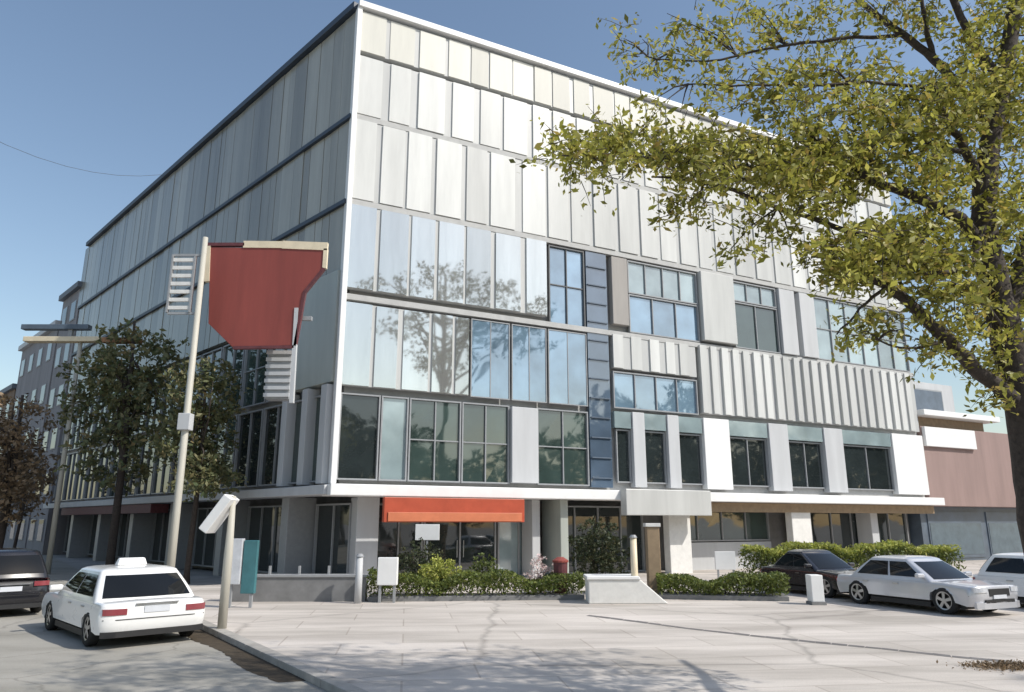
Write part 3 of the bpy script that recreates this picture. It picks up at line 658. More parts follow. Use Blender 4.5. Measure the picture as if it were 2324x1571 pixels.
# ---------------------------------------------------------------- cars
def make_car(name, label, paint, loc, heading, L=4.5, Wd=1.84, H=1.62, clear=0.2, style='suv', roof_sign=False, group='cars parked around the square', rear_col=None):
    """car built pointing along +x; heading = direction vector of its front"""
    r = empty(name, (0, 0, 0), label, 'car', group)
    hw = Wd / 2; belt = 0.58 * H; wr = 0.34; x0, x1 = -L / 2, L / 2
    wx = (x0 + 0.86, x1 - 0.90)
    # side outline of the lower body, counter-clockwise, with wheel arches
    prof = []
    def arch(xc, ra=0.40, n=12):
        return [(xc - ra * math.cos(math.pi * k / n), max(clear, 0.34 + ra * math.sin(math.pi * k / n) - 0.02)) for k in range(n + 1)]
    prof += [(x0 + 0.06, clear + 0.08)]
    prof += arch(wx[0]); prof += arch(wx[1])
    prof += [(x1 - 0.10, clear + 0.05), (x1 - 0.02, 0.42), (x1, 0.55), (x1 - 0.03, 0.74), (x1 - 0.16, 0.84 * belt / 0.9), (x1 - 0.95, belt * 0.995), (x1 - 1.15, belt)]
    if style == 'suv': prof += [(x0 + 0.22, belt - .01), (x0 + 0.07, belt - 0.09), (x0, 0.62), (x0 + 0.01, 0.4)]
    else: prof += [(x0 + 0.85, belt + .01), (x0 + 0.15, belt), (x0 + 0.03, belt - 0.08), (x0, 0.62), (x0 + 0.02, 0.4)]
    # round off the outline above the sills
    k0 = 1 + 26; lo_, up_ = prof[:k0], prof[k0:]
    q = [lo_[-1]] + up_ + [lo_[0]]; sm = []
    for a in range(1, len(q) - 2):
        p0, p1_, p2_, p3 = q[a-1], q[a], q[a+1], q[a+2]
        for h in range(3):
            u = h / 3
            f_ = lambda A, B, C_, D: 0.5 * (2*B + (C_-A)*u + (2*A-5*B+4*C_-D)*u*u + (-A+3*B-3*C_+D)*u**3)
            sm.append((f_(p0[0], p1_[0], p2_[0], p3[0]), f_(p0[1], p1_[1], p2_[1], p3[1])))
    sm.append(up_[-1]); prof = lo_ + sm
    RC, RE = .34, .06
    def endin(y): e = abs(y) - (hw - RC); return 0 if e <= 0 else (RC - math.sqrt(max(0, RC*RC - e*e))) * .62
    def sidein(y): e = abs(y) - (hw - RE); return 0 if e <= 0 else RE - math.sqrt(max(0, RE*RE - e*e))
    layers = []
    ysl = [hw * g for g in (.3, .62, .72, .80, .87, .92, .955, .98, .994, 1)]
    for y in [-v for v in reversed(ysl)] + ysl:
        lay = []
        for x, z in prof:
            k = min(1, max(0, (abs(x) - L / 2 + .9) / .9)); xx = x - math.copysign(endin(y), x) * k
            zz = z - (sidein(y) * 1.0 if z > belt - .3 else 0) - (.03 * (y / hw) ** 2 if z > .7 else 0)
            zw = 1 - .05 * max(0, (z - .55) / (belt - .55)) ** 1.6 - .04 * max(0, (.5 - z) / .3)
            lay.append(Vector((xx, y * zw, zz)))
        layers.append(lay)
    mb = MB(); n = len(prof)
    for lay in layers: mb.v += [tuple(v) for v in lay]
    for k in range(len(layers) - 1):
        for j in range(n):
            q_ = (j + 1) % n; mb.f.append((k*n+j, k*n+q_, (k+1)*n+q_, (k+1)*n+j)); mb.m.append(0)
    mb.f.append(tuple(range(n))); mb.f.append(tuple((len(layers)-1)*n + j for j in reversed(range(n)))); mb.m += [0, 0]
    body = mb.build('body', M[paint], r, smooth=True)
    try: body.data.set_sharp_from_angle(angle=rad(42))
    except Exception: pass
    # greenhouse: curved loft, glass follows the same surface a few millimetres proud
    if style == 'suv': bx0, bx1, tx0, tx1 = x0 + 0.10, x1 - 1.10, x0 + 0.50, x1 - 1.95
    else: bx0, bx1, tx0, tx1 = x0 + 0.50, x1 - 1.08, x0 + 1.15, x1 - 1.90
    wb, wt = hw * 0.945, hw * 0.74; zb, zt = belt - .05, H - 0.02
    def G(u):      # u 0 belt .. 1 roof edge .. 2 roof middle
        if u <= 1:
            e = u ** 1.0; bulge = .03 * math.sin(math.pi * min(u, 1))
            return (bx0 + (tx0 - bx0) * e - bulge, bx1 + (tx1 - bx1) * e + bulge, wb + (wt - wb) * e ** 1.25 , zb + (zt - .10 - zb) * u)
        v = u - 1; a = v * math.pi / 2
        rl = (tx1 - tx0) * .34
        return (tx0 + rl * (1 - math.cos(a)), tx1 - rl * (1 - math.cos(a)), wt - .42 * (1 - math.cos(a)), zt - .10 + .10 * math.sin(a))
    def Pt(u, s_, out=0.0):     # s_ 0..4 : front, left, rear, right (each 1), rounded
        xa, xb, wy, z = G(u); cxx = (xa + xb) / 2; hl = (xb - xa) / 2 + out; wy += out
        seg = int(s_) % 4; f = s_ - int(s_)
        if seg == 0: y = -wy + 2 * wy * f; x = cxx + hl
        elif seg == 1: y = wy; x = cxx + hl - 2 * hl * f
        elif seg == 2: y = wy - 2 * wy * f; x = cxx - hl
        else: y = -wy; x = cxx - hl + 2 * hl * f
        # pull the corners in
        ex, ey = hl - abs(x - cxx), wy - abs(y); c = .13
        if ex < c and ey < c:
            dx, dy = c - ex, c - ey; d_ = math.hypot(dx, dy)
            m_ = max(dx, dy)
            if d_ > 1e-6: x -= math.copysign(dx - dx * m_ / d_, x - cxx); y -= math.copysign(dy - dy * m_ / d_, y)
        x -= math.copysign(.10 * (abs(y) / wy) ** 2, x - cxx) * min(1, abs(x - cxx) / hl) ** 6
        return Vector((x, y, z))
    us = [0, .2, .4, .6, .8, .92, 1, 1.15, 1.35, 1.55, 1.75, 2]; SS = []
    for e_ in range(4):
        for f in (0, .02, .045, .08, .15, .3, .5, .7, .85, .92, .955, .98): SS.append(e_ + f)
    mb = MB(); n = len(SS)
    for u in us: mb.v += [tuple(Pt(u, v)) for v in SS]
    for k in range(len(us) - 1):
        for j in range(n): q_ = (j+1) % n; mb.f.append((k*n+j, k*n+q_, (k+1)*n+q_, (k+1)*n+j)); mb.m.append(0)
    mb.f.append(tuple((len(us)-1)*n + j for j in range(n))); mb.m.append(0)
    cab = mb.build('cabin', M[paint], r, smooth=True)
    def gl(name, s0, s1, u0, u1, sk0=0.0, sk1=0.0, ns=10, nu=4):
        mb = MB()
        for a in range(nu + 1):
            for c in range(ns + 1):
                fu = a / nu; sa, sb = s0 + sk0 * fu, s1 + sk1 * fu
                mb.v.append(tuple(Pt(u0 + (u1 - u0) * fu, sa + (sb - sa) * c / ns, .012)))
        for a in range(nu):
            for c in range(ns): i0 = a * (ns + 1) + c; mb.f.append((i0, i0 + 1, i0 + ns + 2, i0 + ns + 1)); mb.m.append(0)
        return mb.build(name, M['car_glass'], r, smooth=True)
    gl('windshield', .09, .91, .14, .93); gl('rear_window', 2.06, 2.94, .20 if style == 'suv' else .16, .90)
    gl('side_window', 1.10, 1.47, .20, .92, .03, 0); gl('side_window', 1.50, 1.90, .20, .92, 0, -.02)
    gl('side_window', 3.10, 3.50, .20, .92, .02, 0); gl('side_window', 3.53, 3.90, .20, .92, 0, -.03)
    def strip_(name, sg, y0, y1, z0_, z1_, th, m, xo=0.0, par=None, n_=8):
        mb = MB(); P_ = []
        xe = (L / 2)
        for k in range(n_ + 1):
            y = y0 + (y1 - y0) * k / n_; xs = sg * (xe - endin(y) + xo)
            for (dx, z) in ((0, z0_), (th, z0_), (th, z1_), (0, z1_)): mb.v.append((xs - sg * (.06 - 0) + sg * (.06 + dx if dx else 0), y, z))
        for k in range(n_):
            for j in range(4):
                q_ = (j + 1) % 4; mb.f.append((k*4+j, k*4+q_, (k+1)*4+q_, (k+1)*4+j)); mb.m.append(0)
        mb.f.append((0, 1, 2, 3)); mb.f.append((n_*4, n_*4+3, n_*4+2, n_*4+1)); mb.m += [0, 0]
        return mb.build(name, M[m], par or r)
    mb = MB(); mb.box(W0, wx[0] + .42, wx[1] - .42, -hw * .93, hw * .93, clear - .05, clear + .07); mb.build('sill', M['plastic'], r)
    strip_('bumper', -1, -hw * .93, hw * .93, clear + .02, clear + .13, .02, 'plastic'); strip_('bumper', 1, -hw * .9, hw * .9, clear, clear + .16, .012, paint)
    strip_('bumper_line', -1, -hw * .93, hw * .93, .545, .56, .006, 'plastic')
    strip_('grille', 1, -hw * .42, hw * .42, .50, .68, .012, 'plastic'); strip_('lower_grille', 1, -hw * .6, hw * .6, .34, .42, .012, 'plastic')
    strip_('number_plate', -1, -.25, .25, .66, .78, .012, 'plate'); strip_('number_plate', 1, -.25, .25, .44, .53, .02, 'plate')
    strip_('tailgate_trim', -1, -.42, .42, .82, .845, .014, 'rim')
    for sy in (-1, 1):
        a_, c_ = sorted((sy * hw * .54, sy * hw * .94)); strip_('tail_light', -1, a_, c_, belt - .24, belt - .12, .014, 'lamp_red')
        a_, c_ = sorted((sy * hw * .50, sy * hw * .93)); strip_('headlight', 1, a_, c_, .60, .72, .016, 'lamp_clear', xo=-.0)
        mb = MB(); a_, c_ = sorted((sy * (hw * .90), sy * (hw + .17))); mb.box(W0, bx1 - .45, bx1 - .33, a_, c_, belt + .04, belt + .17)
        mb.build('mirror', M[paint], r, bevel=.035)
        for hx in (-.15, -1.15):
            mb = MB(); mb.box(W0, hx, hx + .18, sy * hw * .972 - .02, sy * hw * .972 + .012, belt - .16, belt - .13)
            mb.build('door_handle', M['rim'] if paint != 'car_black' else M[paint], r)
    # wheels
    for x in wx:
        for sy in (-1, 1):
            mb = MB(); yo = sy * (hw - .015); yi = sy * (hw - .23); n = 24
            prof2 = [(wr - .04, yi), (wr, yi + sy * .03), (wr, yo - sy * .03), (wr - .03, yo), (wr - .11, yo)]
            for (rr, yy) in prof2:
                for k in range(n): g = 2*math.pi*k/n; mb.v.append((x + rr * math.cos(g), yy, wr + rr * math.sin(g)))
            for a in range(len(prof2) - 1):
                for k in range(n): q = (k+1) % n; mb.f.append((a*n+k, a*n+q, (a+1)*n+q, (a+1)*n+k)); mb.m.append(0)
            mb.f.append(tuple(range(n))); mb.m.append(0)
            wh = mb.build('wheel', M['tyre'], r, smooth=True)
            mb = MB(); yo2 = yo - sy * .02
            for k in range(5):
                g = 2*math.pi*k/5 + .3; dx, dz = math.cos(g), math.sin(g); px_, pz_ = -dz * .03, dx * .03
                mb.quad((x + px_, yo2 + sy*.012, wr + pz_), (x - px_, yo2 + sy*.012, wr - pz_), (x + dx * .235 - px_ * 1.5, yo2, wr + dz * .235 - pz_ * 1.5), (x + dx * .235 + px_ * 1.5, yo2, wr + dz * .235 + pz_ * 1.5))
            n = 20
            for k in range(n):
                g, g2 = 2*math.pi*k/n, 2*math.pi*(k+1)/n
                mb.quad((x + .20 * math.cos(g), yo2, wr + .20 * math.sin(g)), (x + .20 * math.cos(g2), yo2, wr + .20 * math.sin(g2)), (x + .24 * math.cos(g2), yo2 + sy*.01, wr + .24 * math.sin(g2)), (x + .24 * math.cos(g), yo2 + sy*.01, wr + .24 * math.sin(g)))
            mb.build('rim', M['rim'], wh)
    mb = MB(); mb.box(W0, x0 + .4, x1 - .4, -hw * .8, hw * .8, clear - .03, clear + .3); mb.build('underbody', M['plastic'], r)
    if roof_sign:
        mb = MB(); xc = (tx0 + tx1) / 2 - .1
        mb.hexa([(xc-.12, -.32, H-.02), (xc+.12, -.32, H-.02), (xc+.12, .32, H-.02), (xc-.12, .32, H-.02), (xc-.07, -.27, H+.14), (xc+.07, -.27, H+.14), (xc+.07, .27, H+.14), (xc-.07, .27, H+.14)])
        mb.build('roof_sign', M['white'], r, bevel=.03)
    else:
        pass
    r.location = loc; r.rotation_euler = (0, 0, math.atan2(heading[1], heading[0]))
    return r
make_car('taxi', 'white taxi with a white roof sign, seen from behind on the left road', 'car_white', (-9.0, 17.6, .006), (-0.69, 0.72), L=4.9, Wd=2.14, H=1.52, style='sedan', roof_sign=True)
make_car('parked_car', 'silver car with its sunlit front turned to the camera right of the hedge', 'car_silver', (11.55, 21.6, PZ), (0.40, -0.92), L=4.5, H=1.42, style='sedan')
make_car('parked_car', 'black car parked behind the tail of the silver car', 'car_black', (10.35, 25.6, PZ), (0.40, -0.92), L=3.9, H=1.45, style='sedan')
make_car('parked_car', 'white car cut by the right edge of the picture', 'car_white', (15.3, 20.9, PZ), (0.40, -0.92), L=4.5, H=1.5, style='suv')
make_car('parked_car', 'black car in the shade at the left edge ahead of the white taxi', 'car_black', (-14.9, 21.9, .006), (-0.70, 0.71), L=4.6, Wd=1.9, H=1.75)

# ---------------------------------------------------------------- red billboard on its tall pole
PX, PY = -10.8, 24.0
pl = empty('billboard_pole', (PX, PY, 0), 'tall pale pole behind the white taxi rising to the red billboard', 'pole')
b = MB(); b.tube([(PX, PY, 0), (PX, PY, 3), (PX, PY, 12.2)], [.13, .12, .09], 14); b.build('shaft', M['pole'], pl, smooth=True)
b = MB(); b.box(W0, PX - .26, PX + .26, PY - .26, PY + .26, 0, .35); b.build('base_box', M['concrete'], pl, bevel=.02)
b = MB(); b.box(W0, PX - .2, PX + .2, PY - .2, PY + .14, 5.4, 5.95); b.build('junction_box', M['light_grey'], pl, bevel=.02)
b = MB()
for k in range(7): b.box(W0, PX - 1.02, PX - .30, PY - .05, PY + .03, 9.55 + k * .29, 9.68 + k * .29)
b.build('sign_slats', M['stone'], pl, bevel=.01)
b = MB()
for a in (-1.08, -.30): b.box(W0, PX + a, PX + a + .06, PY - .07, PY + .06, 9.45, 11.55)
b.box(W0, PX - 1.02, PX + .0, PY - .03, PY + .03, 9.38, 9.46); b.box(W0, PX - 1.02, PX + .0, PY - .03, PY + .03, 11.5, 11.58)
b.build('sign_frame', M['frame_grey'], pl)
def atx(px, py, Y): v = at(px, py, Y); return v.x, v.z
BY = 25.0
bb = empty('billboard', (-9, BY, 8.6), 'red stepped billboard with cream edges hanging high in front of the dark facade', 'billboard')
pts = [atx(478, 562, BY), atx(738, 566, BY), atx(735, 608, BY), atx(690, 662, BY), atx(668, 784, BY), atx(530, 790, BY), atx(474, 735, BY)]
b = MB(); b.prism(W0, pts[::-1], BY - .05, BY + .05); b.build('panel', M['red'], bb, bevel=.01)
def strip(name, a, c, th, m, o0=-.08, o1=.08):
    (ax, az), (cx_, cz) = atx(*a, BY), atx(*c, BY); dv = Vector((cx_ - ax, 0, cz - az)); nn_ = Vector((-dv.z, 0, dv.x)).normalized() * th / 2
    m_ = MB(); P_ = []
    for o in (o0, o1):
        P_ += [Vector((ax, BY + o, az)) + nn_, Vector((cx_, BY + o, cz)) + nn_, Vector((cx_, BY + o, cz)) - nn_, Vector((ax, BY + o, az)) - nn_]
    m_.hexa(P_); m_.build(name, M[m], bb)
strip('frame', (473, 556), (556, 556), .12, 'maroon'); strip('frame', (554, 556), (642, 557), .26, 'cream'); strip('frame', (642, 557), (744, 561), .30, 'cream')
strip('frame', (740, 566), (737, 610), .14, 'cream'); strip('frame', (474, 560), (471, 640), .18, 'cream')
strip('frame', (736, 610), (692, 664), .10, 'maroon'); strip('frame', (692, 664), (670, 786), .10, 'maroon')
strip('frame', (530, 790), (668, 788), .10, 'maroon'); strip('post', (674, 700), (662, 915), .14, 'light_grey')
b = MB()
for z in (9.5, 11.4): b.box(W0, -10.85, -7.2, BY + .13, BY + .27, z, z + .15)
b.build('bracket', M['frame_grey'], bb)
# small louvred box under the billboard
ac = empty('louvred_box', FL(2.6, 1.2, 8.0), 'pale louvred box on the facade under the red billboard', 'vent')
b = MB(); (a1, z1), (a2, z2) = atx(600, 905, 25.6), atx(662, 800, 25.6)
b.box(W0, a1, a2, 25.6, 26.2, z1, z2); b.build('housing', M['frame_grey'], ac, bevel=.01)
b = MB(); k = 0
while z1 + .1 + k * .26 < z2: b.box(W0, a1 - .03, a2 + .03, 25.52, 25.6, z1 + .06 + k * .26, z1 + .19 + k * .26); k += 1
b.build('slats', M['light_grey'], ac)
# ---------------------------------------------------------------- near sign post with a tilted white board
SX, SY = -6.55, 17.45
sp = empty('sign_post', (SX, SY, .1), 'slim beige post with a tilted white board on top beside the white taxi', 'sign post')
b = MB(); b.tube([(SX, SY, .1), (SX, SY, 1.7), (SX, SY, 3.05)], [.105, .10, .06], 12); b.build('shaft', M['pole'], sp, smooth=True)
b = MB(); a_ = atx(528, 1128, SY); c_ = atx(470, 1205, SY); dv = Vector((a_[0] - c_[0], 0, a_[1] - c_[1])); nv = Vector((-dv.z, 0, dv.x)).normalized() * .11
A, B_ = Vector((c_[0], 0, c_[1])), Vector((a_[0], 0, a_[1]))
b.hexa([A - nv + Vector((0, SY - .3, 0)), B_ - nv + Vector((0, SY - .3, 0)), B_ - nv + Vector((0, SY + .25, 0)), A - nv + Vector((0, SY + .25, 0)),
        A + nv + Vector((0, SY - .3, 0)), B_ + nv + Vector((0, SY - .3, 0)), B_ + nv + Vector((0, SY + .25, 0)), A + nv + Vector((0, SY + .25, 0))])
b.build('board', M['white'], sp, bevel=.02)
# teal kiosk panel beyond
kx = at(548, 1300, 21.5)
ks = empty('advertising_panel', (kx.x, 21.5, PZ), 'upright teal and pale cyan advertising panel behind the slim post', 'advertising panel')
b = MB(); b.box(W0, kx.x + .02, kx.x + .42, 21.45, 21.6, .5, 1.95); b.build('panel', M['teal'], ks, bevel=.02)
b = MB(); b.box(W0, kx.x - .36, kx.x + .0, 21.4, 21.6, .75, 2.0); b.build('light_panel', M['lamp_clear'], ks, bevel=.02)
b = MB(); b.box(W0, kx.x - .3, kx.x - .22, 21.46, 21.54, .12, .75); b.box(W0, kx.x + .28, kx.x + .36, 21.48, 21.56, .12, .5); b.build('leg', M['frame_grey'], ks)

# ---------------------------------------------------------------- low walls, planters, hedges
def box_thing(name, label, cat, F, t0, t1, o0, o1, z0, z1, m, bevel=.02, group=None):
    b = MB(); b.box(F, t0, t1, o0, o1, z0, z1); return tag(b.build(name, M[m] if isinstance(m, str) else m, bevel=bevel), label, cat, group)
b = MB(); lw = Frame((-8.55, 23.1, 0), (1, 0.02, 0), (0, 1, 0))
lwr = empty('low_wall', (-8.5, 23.2, PZ), 'low dark grey wall on the square left of the green hedge', 'wall')
b.box(lw, 0, 4.1, 0, .35, PZ, .82); b.build('wall_body', M['wall_grey'], lwr)
b = MB(); b.box(lw, -.04, 4.14, -.04, .39, .823, .9); b.build('coping', M['frame_grey'], lwr, bevel=.01)
b = MB()
for k in range(5): b.box(lw, .2 + k * .9, .26 + k * .9, .12, .2, .9, 1.15)
b.build('railing_post', M['frame_grey'], lwr)
def hedge(name, label, P0, P1, width, h0, h1, n, seed, lm='leaf_hedge', top=None, size=.055):
    r = empty(name, (Vector(P0) + Vector(P1)) / 2, label, 'hedge')
    rg = random.Random(seed); P0, P1 = Vector(P0), Vector(P1); dv = P1 - P0; L_ = dv.length; dv.normalize(); nv = Vector((-dv.y, dv.x, 0))
    F = Frame((P0.x, P0.y, 0), dv, nv)
    b = MB(); b.box(F, 0, L_, 0, width, PZ - .02, h0); b.build('planter', M['wall_grey'], r, bevel=.02)
    m = MB(); cs = []
    def hh(t): return h1 + .12 * math.sin(t * 1.9 + seed) + .08 * math.sin(t * 4.3 + seed * 2)
    for _ in range(n):
        t = rg.uniform(-.05, L_ + .05); z = h0 + (hh(t) - h0) * rg.random() ** .6
        cs.append(F(t, rg.uniform(-.12, width + .1), z))
    leaf_cloud(m, rg, cs, size, .5); build_leaves(m, 'foliage', M[lm], r)
    b = MB()
    for k in range(int(L_ * 3)):
        t = rg.uniform(0.1, L_ - .1); p = F(t, width * .5, h0); b.tube([p, p + Vector((rg.uniform(-.15, .15), rg.uniform(-.15, .15), (h1 - h0) * .8))], [.015, .008], 5)
    b.build('stem', M['bark'], r)
    if top:
        m = MB(); cs = []
        for _ in range(int(n * .5)):
            t = rg.uniform(0, L_); cs.append(F(t, rg.uniform(-.1, width), hh(t) + rg.uniform(-.08, .14)))
        leaf_cloud(m, rg, cs, size, .5); build_leaves(m, 'new_growth', M[top], r)
    return r
hedge('hedge', 'dark green hedge in a low planter before the orange entrance', (-4.35, 23.1, 0), (2.25, 23.7, 0), 1.0, .26, .86, 9000, 1)
hedge('hedge', 'green hedge right of the white stone block', (4.6, 23.9, 0), (8.4, 23.2, 0), 1.1, .26, .8, 7500, 2)
hedge('hedge', 'long hedge with bright lime tops behind the parked silver car', (9.0, 28.4, 0), (17.6, 29.6, 0), 1.0, .5, 1.45, 9000, 3, top='leaf_lime', size=.065)
def bush(name, label, cat, loc, r, h, n, lm, seed, size=.05, stem=True):
    rg = random.Random(seed); loc = Vector(loc); e = empty(name, loc, label, cat)
    L_ = [(loc + Vector((0, 0, h * .6)), (r, r, h * .42)), (loc + Vector((r * .4, 0, h * .45)), (r * .7, r * .7, h * .35)), (loc + Vector((-r * .4, 0, h * .5)), (r * .6, r * .6, h * .3))]
    m = MB(); leaf_cloud(m, rg, crown_points(rg, L_, n, .12, 8), size); build_leaves(m, 'foliage', M[lm], e)
    b = MB()
    for _ in range(7): b.tube([loc, loc + Vector((rg.uniform(-.5, .5) * r, rg.uniform(-.5, .5) * r, h * .7))], [.02, .008], 5)
    b.build('stem', M['bark'], e); return e
q = at(1000, 1290, 24.2); bush('flower_bush', 'bright yellow green flowering bush behind the entrance hedge', 'bush', (q.x, 24.3, PZ), .75, 1.25, 2600, 'leaf_lime', 5)
q = at(950, 1250, 25.0); bush('shrub', 'dark green shrub under the white sign at the entrance', 'bush', (q.x, 25.4, PZ), .8, 1.75, 2600, 'leaf_dark', 6)
q = at(1360, 1250, 25.5); bush('shrub', 'large dark shrub standing left of the brown gate pier', 'bush', (q.x, 25.6, PZ), 1.0, 2.4, 4200, 'leaf_dark', 7, size=.06)
q = at(1225, 1270, 24.8); bush('flower_bush', 'pink and white flowering bush right of the entrance', 'bush', (q.x, 24.7, PZ), .42, 1.25, 1300, 'petal', 8, size=.04)
q = at(1100, 1280, 25.4); bush('shrub', 'small grey green shrub in the middle of the entrance hedge', 'bush', (q.x, 25.0, PZ), .5, 1.3, 1200, 'leaf_hedge', 18)
# white signs and posts by the entrance
q = at(970, 1208, 26.3)
sg = empty('hanging_sign', (q.x, 26.3, 2.2), 'small square white sign under the orange fascia', 'sign')
b = MB(); b.box(W0, q.x - .42, q.x + .42, 26.26, 26.34, q.z - .27, q.z + .27); b.build('board', M['white'], sg, bevel=.01)
b = MB(); b.box(W0, q.x - .03, q.x + .03, 26.28, 26.33, PZ, q.z - .28); b.build('post', M['frame_grey'], sg)
q = at(882, 1300, 23.0)
sg = empty('standing_sign', (q.x, 22.85, PZ), 'bright white upright sign box at the left end of the entrance hedge', 'sign')
b = MB(); b.box(W0, q.x - .30, q.x + .30, 22.75, 22.95, .62, 1.42); b.build('box', M['white'], sg, bevel=.02)
b = MB(); b.box(W0, q.x - .25, q.x - .18, 22.8, 22.9, PZ, .62); b.box(W0, q.x + .18, q.x + .25, 22.8, 22.9, PZ, .62); b.build('leg', M['frame_grey'], sg)
q = at(1272, 1290, 24.4)
rp = empty('red_bin', (q.x, 24.4, PZ), 'dark red litter bin right of the pink flowers', 'bin')
b = MB(); b.tube([(q.x, 24.4, PZ), (q.x, 24.4, 1.2)], [.2, .23], 14); b.build('drum', M['maroon'], rp, smooth=False)
b = MB(); b.tube([(q.x, 24.4, 1.2), (q.x, 24.4, 1.26), (q.x, 24.4, 1.36)], [.26, .26, .1], 14); b.build('lid', M['red'], rp)
# slim bollards in front of the low wall and hedge
for (px_, lab) in ((815, 'pale grey bollard at the corner of the low grey wall'), (1440, 'cream post rising from the white stone block')):
    Yb = 22.7; q = at(px_, 1300, Yb)
    e = empty('bollard', (q.x, Yb, PZ), lab, 'post', 'posts along the edge of the square')
    b = MB(); b.tube([(q.x, Yb, PZ), (q.x, Yb, 1.45 if px_ == 815 else 2.0)], [.11, .10], 12); b.build('shaft', M['light_grey'] if px_ == 815 else M['cream'], e, smooth=True)
    b = MB(); b.tube([(q.x, Yb, 1.45 if px_ == 815 else 2.0), (q.x, Yb, 1.53 if px_ == 815 else 2.08)], [.13, .07], 12); b.build('cap', M['frame_grey'], e)
# white stone block
st = empty('stone_block', (3.2, 22.6, PZ), 'bright white stone block with a sloping right end between the two hedges', 'stone block')
F = Frame((2.25, 22.45, 0), (1, .02, 0), (0, 1, 0))
b = MB(); b.prism(F, [(0, PZ), (2.35, PZ), (1.55, .80), (0, .80)], 0, 1.0); b.build('block', M['stone'], st, bevel=.03)
b = MB(); b.prism(F, [(-.05, .803), (1.55, .803), (1.5, .90), (-.05, .90)], -.04, 1.04); b.build('cap', M['white'], st, bevel=.02)
# brown gate pier
q = at(1490, 1300, 25.2)
gp = empty('gate_pier', (q.x, 25.2, PZ), 'brown stone pier left of the white ground floor pillar', 'pier')
b = MB(); b.box(W0, q.x - .3, q.x + .12, 25.0, 25.4, PZ, 2.3); b.build('shaft', M['brown'], gp, bevel=.02)
b = MB(); b.box(W0, q.x - .34, q.x + .16, 24.96, 25.44, 2.303, 2.42); b.build('cap', M['stone'], gp, bevel=.01)
# white sign on the pale low wall, and a white one behind the black car
q = at(1642, 1275, 31.5)
sg = empty('wall_sign', (q.x, 31.5, 0), 'plain white board before the pale low wall under the office windows', 'sign')
b = MB(); b.box(W0, q.x - .42, q.x + .42, 31.2, 31.3, .55, 1.28); b.build('board', M['white'], sg, bevel=.01)
b = MB(); b.box(W0, q.x - .35, q.x - .28, 31.22, 31.28, 0, .55); b.box(W0, q.x + .28, q.x + .35, 31.22, 31.28, 0, .55); b.build('leg', M['frame_grey'], sg)
q = at(1855, 1345, 22.3)
sg = empty('white_cabinet', (q.x, 22.3, PZ), 'narrow white utility cabinet standing in front of the black car', 'cabinet')
b = MB(); b.box(W0, q.x - .2, q.x + .16, 22.2, 22.6, PZ + .08, .95); b.build('box', M['white'], sg, bevel=.02)
b = MB(); b.box(W0, q.x - .23, q.x + .19, 22.17, 22.63, PZ, PZ + .08); b.build('plinth', M['wall_grey'], sg)
# overhead wire at the left
b = MB(); A, B_ = Vector((-30, 26, 12.2)), Vector((-9, 60, 26)); 
A = at(-150, 242, 30); E_ = FL(24, .2, 25.4)
pp = [A.lerp(E_, k / 8) - Vector((0, 0, 1.2 * (1 - (k / 4 - 1) ** 2))) for k in range(9)]
wr_ = MB(); wr_.tube(pp, [.012] * 9, 5); tag(wr_.build('overhead_cable', M['dark_grey'], smooth=True), 'thin dark cable crossing the sky to the dark roof edge', 'cable')
# brown leaf litter at the right edge
m = MB(); rg = random.Random(31); g0 = gr(2300, 1515, .125)
leaf_cloud(m, rg, [(g0.x + rg.gauss(0, .35), g0.y + rg.gauss(0, .16), .135 + rg.random() * .04) for _ in range(1500)], .03)
o = build_leaves(m, 'fallen_leaves', M['leaf_brown'], None); tag(o, 'small pile of brown leaves by the right edge of the square', 'leaves', kind='stuff')

# ---------------------------------------------------------------- out-of-view trees added across the street for the glass to mirror
TL = ['big dense tree across the street, mirrored right of the glass corner', 'spreading tree across the street, mirrored behind the blue glass', 'tree across the street, mirrored low in the panes over the canopy',
      'tree across the street, mirrored in the narrow windows next to the dark slot', 'tree across the street, mirrored beside the white piers', 'low tree across the street, mirrored next to the dark slot', 'tree across the street, mirrored above the orange fascia', 'tree across the street, mirrored at the corner post', 'tree across the street, mirrored in the pair of windows beside the wide pier', 'tree across the street, mirrored in the middle pair of windows', 'tree across the street, mirrored in the widest far window', 'tree across the street, mirrored nearest the pink building']
proto = street_tree('park_tree', TL[0], (44, -6, 0), 10,
                    [((0, 0, 8.6), (4.2, 4.2, 3.4)), ((-3, 1, 6), (3.2, 3.2, 2.6)), ((3, -1, 6.4), (3.0, 3.0, 2.6)), ((0, 0, 4.2), (3.4, 3.4, 1.8))], 5200, .30, 'leaf_dark', 'trees across the street', 41, .25, .8)
for k, (x, y) in enumerate(((49, 1), (39, -13), (35, -19), (54, 8), (30, -25), (47, 13), (24, -29), (52, 19), (57, 25), (62, 31), (68, 37))):
    c = copy_tree(proto); c.location = (x, y, 0); c.rotation_euler = (0, 0, k * 1.3); c.scale = (1.1, 1.1, 1.15 + .14 * (k % 4)); c['label'] = TL[k + 1]
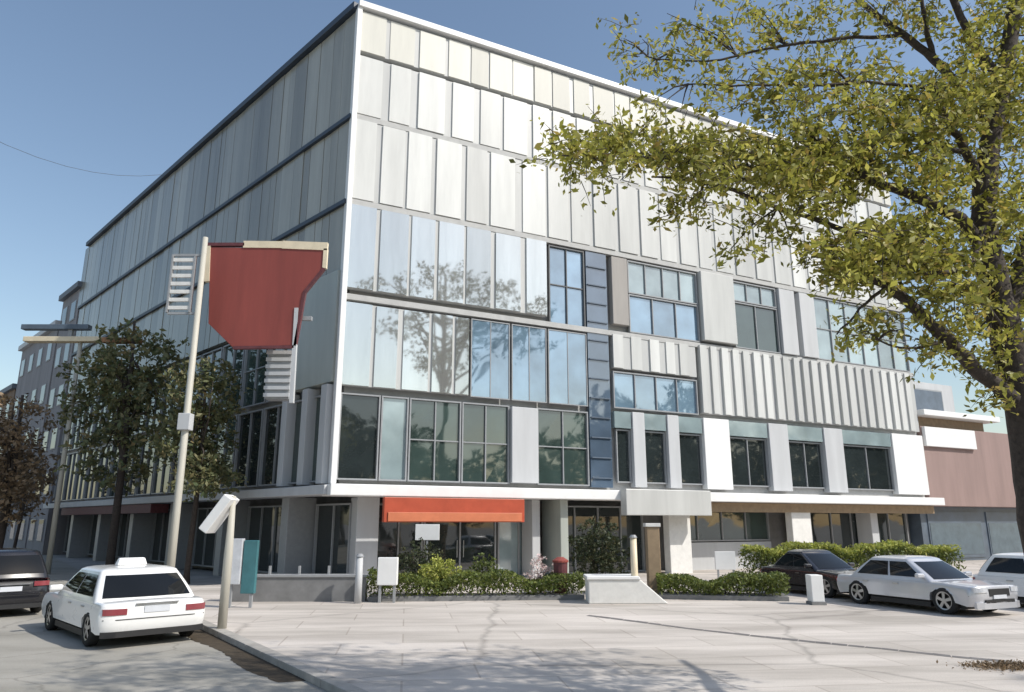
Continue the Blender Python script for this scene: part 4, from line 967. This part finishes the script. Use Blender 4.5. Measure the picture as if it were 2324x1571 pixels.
street_tree('tall_tree', 'very tall open branched tree across the street, mirrored in the silver middle panels', (38, -6, 0), 32,
            [((0, 0, 31), (4.5, 3.5, 2.0)), ((-5, -4, 29.5), (4, 3, 1.8)), ((4.5, 4, 30), (4, 3.5, 1.8)), ((8.5, 8, 28), (3.6, 3.2, 2)), ((2.5, 2.5, 26), (4.5, 3.5, 2.2)), ((-3, -3, 25.5), (3.5, 3, 1.8)), ((7, 7, 24), (4, 4, 2)), ((0, 0, 21.5), (4, 4, 2.5))],
            5600, .26, 'leaf_dark', seed=23, tr=.5, tw=1.2)  # unseen tree, height and crown chosen for its reflection on the middle storeys
SL = ['tree across the left street, mirrored near the corner pilasters', 'second tree across the left street, mirrored behind the pole', 'third tree across the left street, mirrored behind the olive tree', 'farthest tree across the left street, mirrored at the far end']
for k in range(4):  # unseen row added so the left panes mirror foliage
    c = copy_tree(proto); p = FL(6 + 13 * k, 25, 0); c.location = p; c.rotation_euler = (0, 0, k * 2.1 + .5); c.scale = (1.1, 1.1, 1.1 + .1 * k)
    c['label'] = SL[k]; c['group'] = 'trees across the left street'

# long overhead sign board on a mast by the left street
OY = 37.0; q = at(158, 950, OY)
og = empty('overhead_sign', (q.x, OY, 0), 'long flat overhead sign board with a cream and orange edge on a pale mast', 'sign')
b = MB(); b.tube([(q.x, OY, 0), (q.x, OY, 6), (q.x, OY, at(160, 770, OY).z)], [.13, .12, .10], 12); b.build('mast', M['pole'], og, smooth=True)
def ob_(name, x0, x1, y0, y1, m, d0=0.0):
    a, c = at(x0, y1, OY), at(x1, y0, OY); b = MB(); b.box(W0, a.x, c.x, OY - .5 - d0, OY + .5 + d0, a.z, c.z); b.build(name, M[m], og, bevel=.02)
ob_('board', 52, 205, 738, 749, 'slate', -.3); ob_('edge', 58, 235, 766, 777, 'cream', -.25); ob_('edge', 236, 320, 768, 779, 'orange_brown', -.26)
a = at(160, 765, OY); b = MB(); b.box(W0, a.x - .1, a.x + .1, OY - .1, OY + .1, a.z - .2, a.z + .45); b.build('bracket', M['frame_grey'], og)
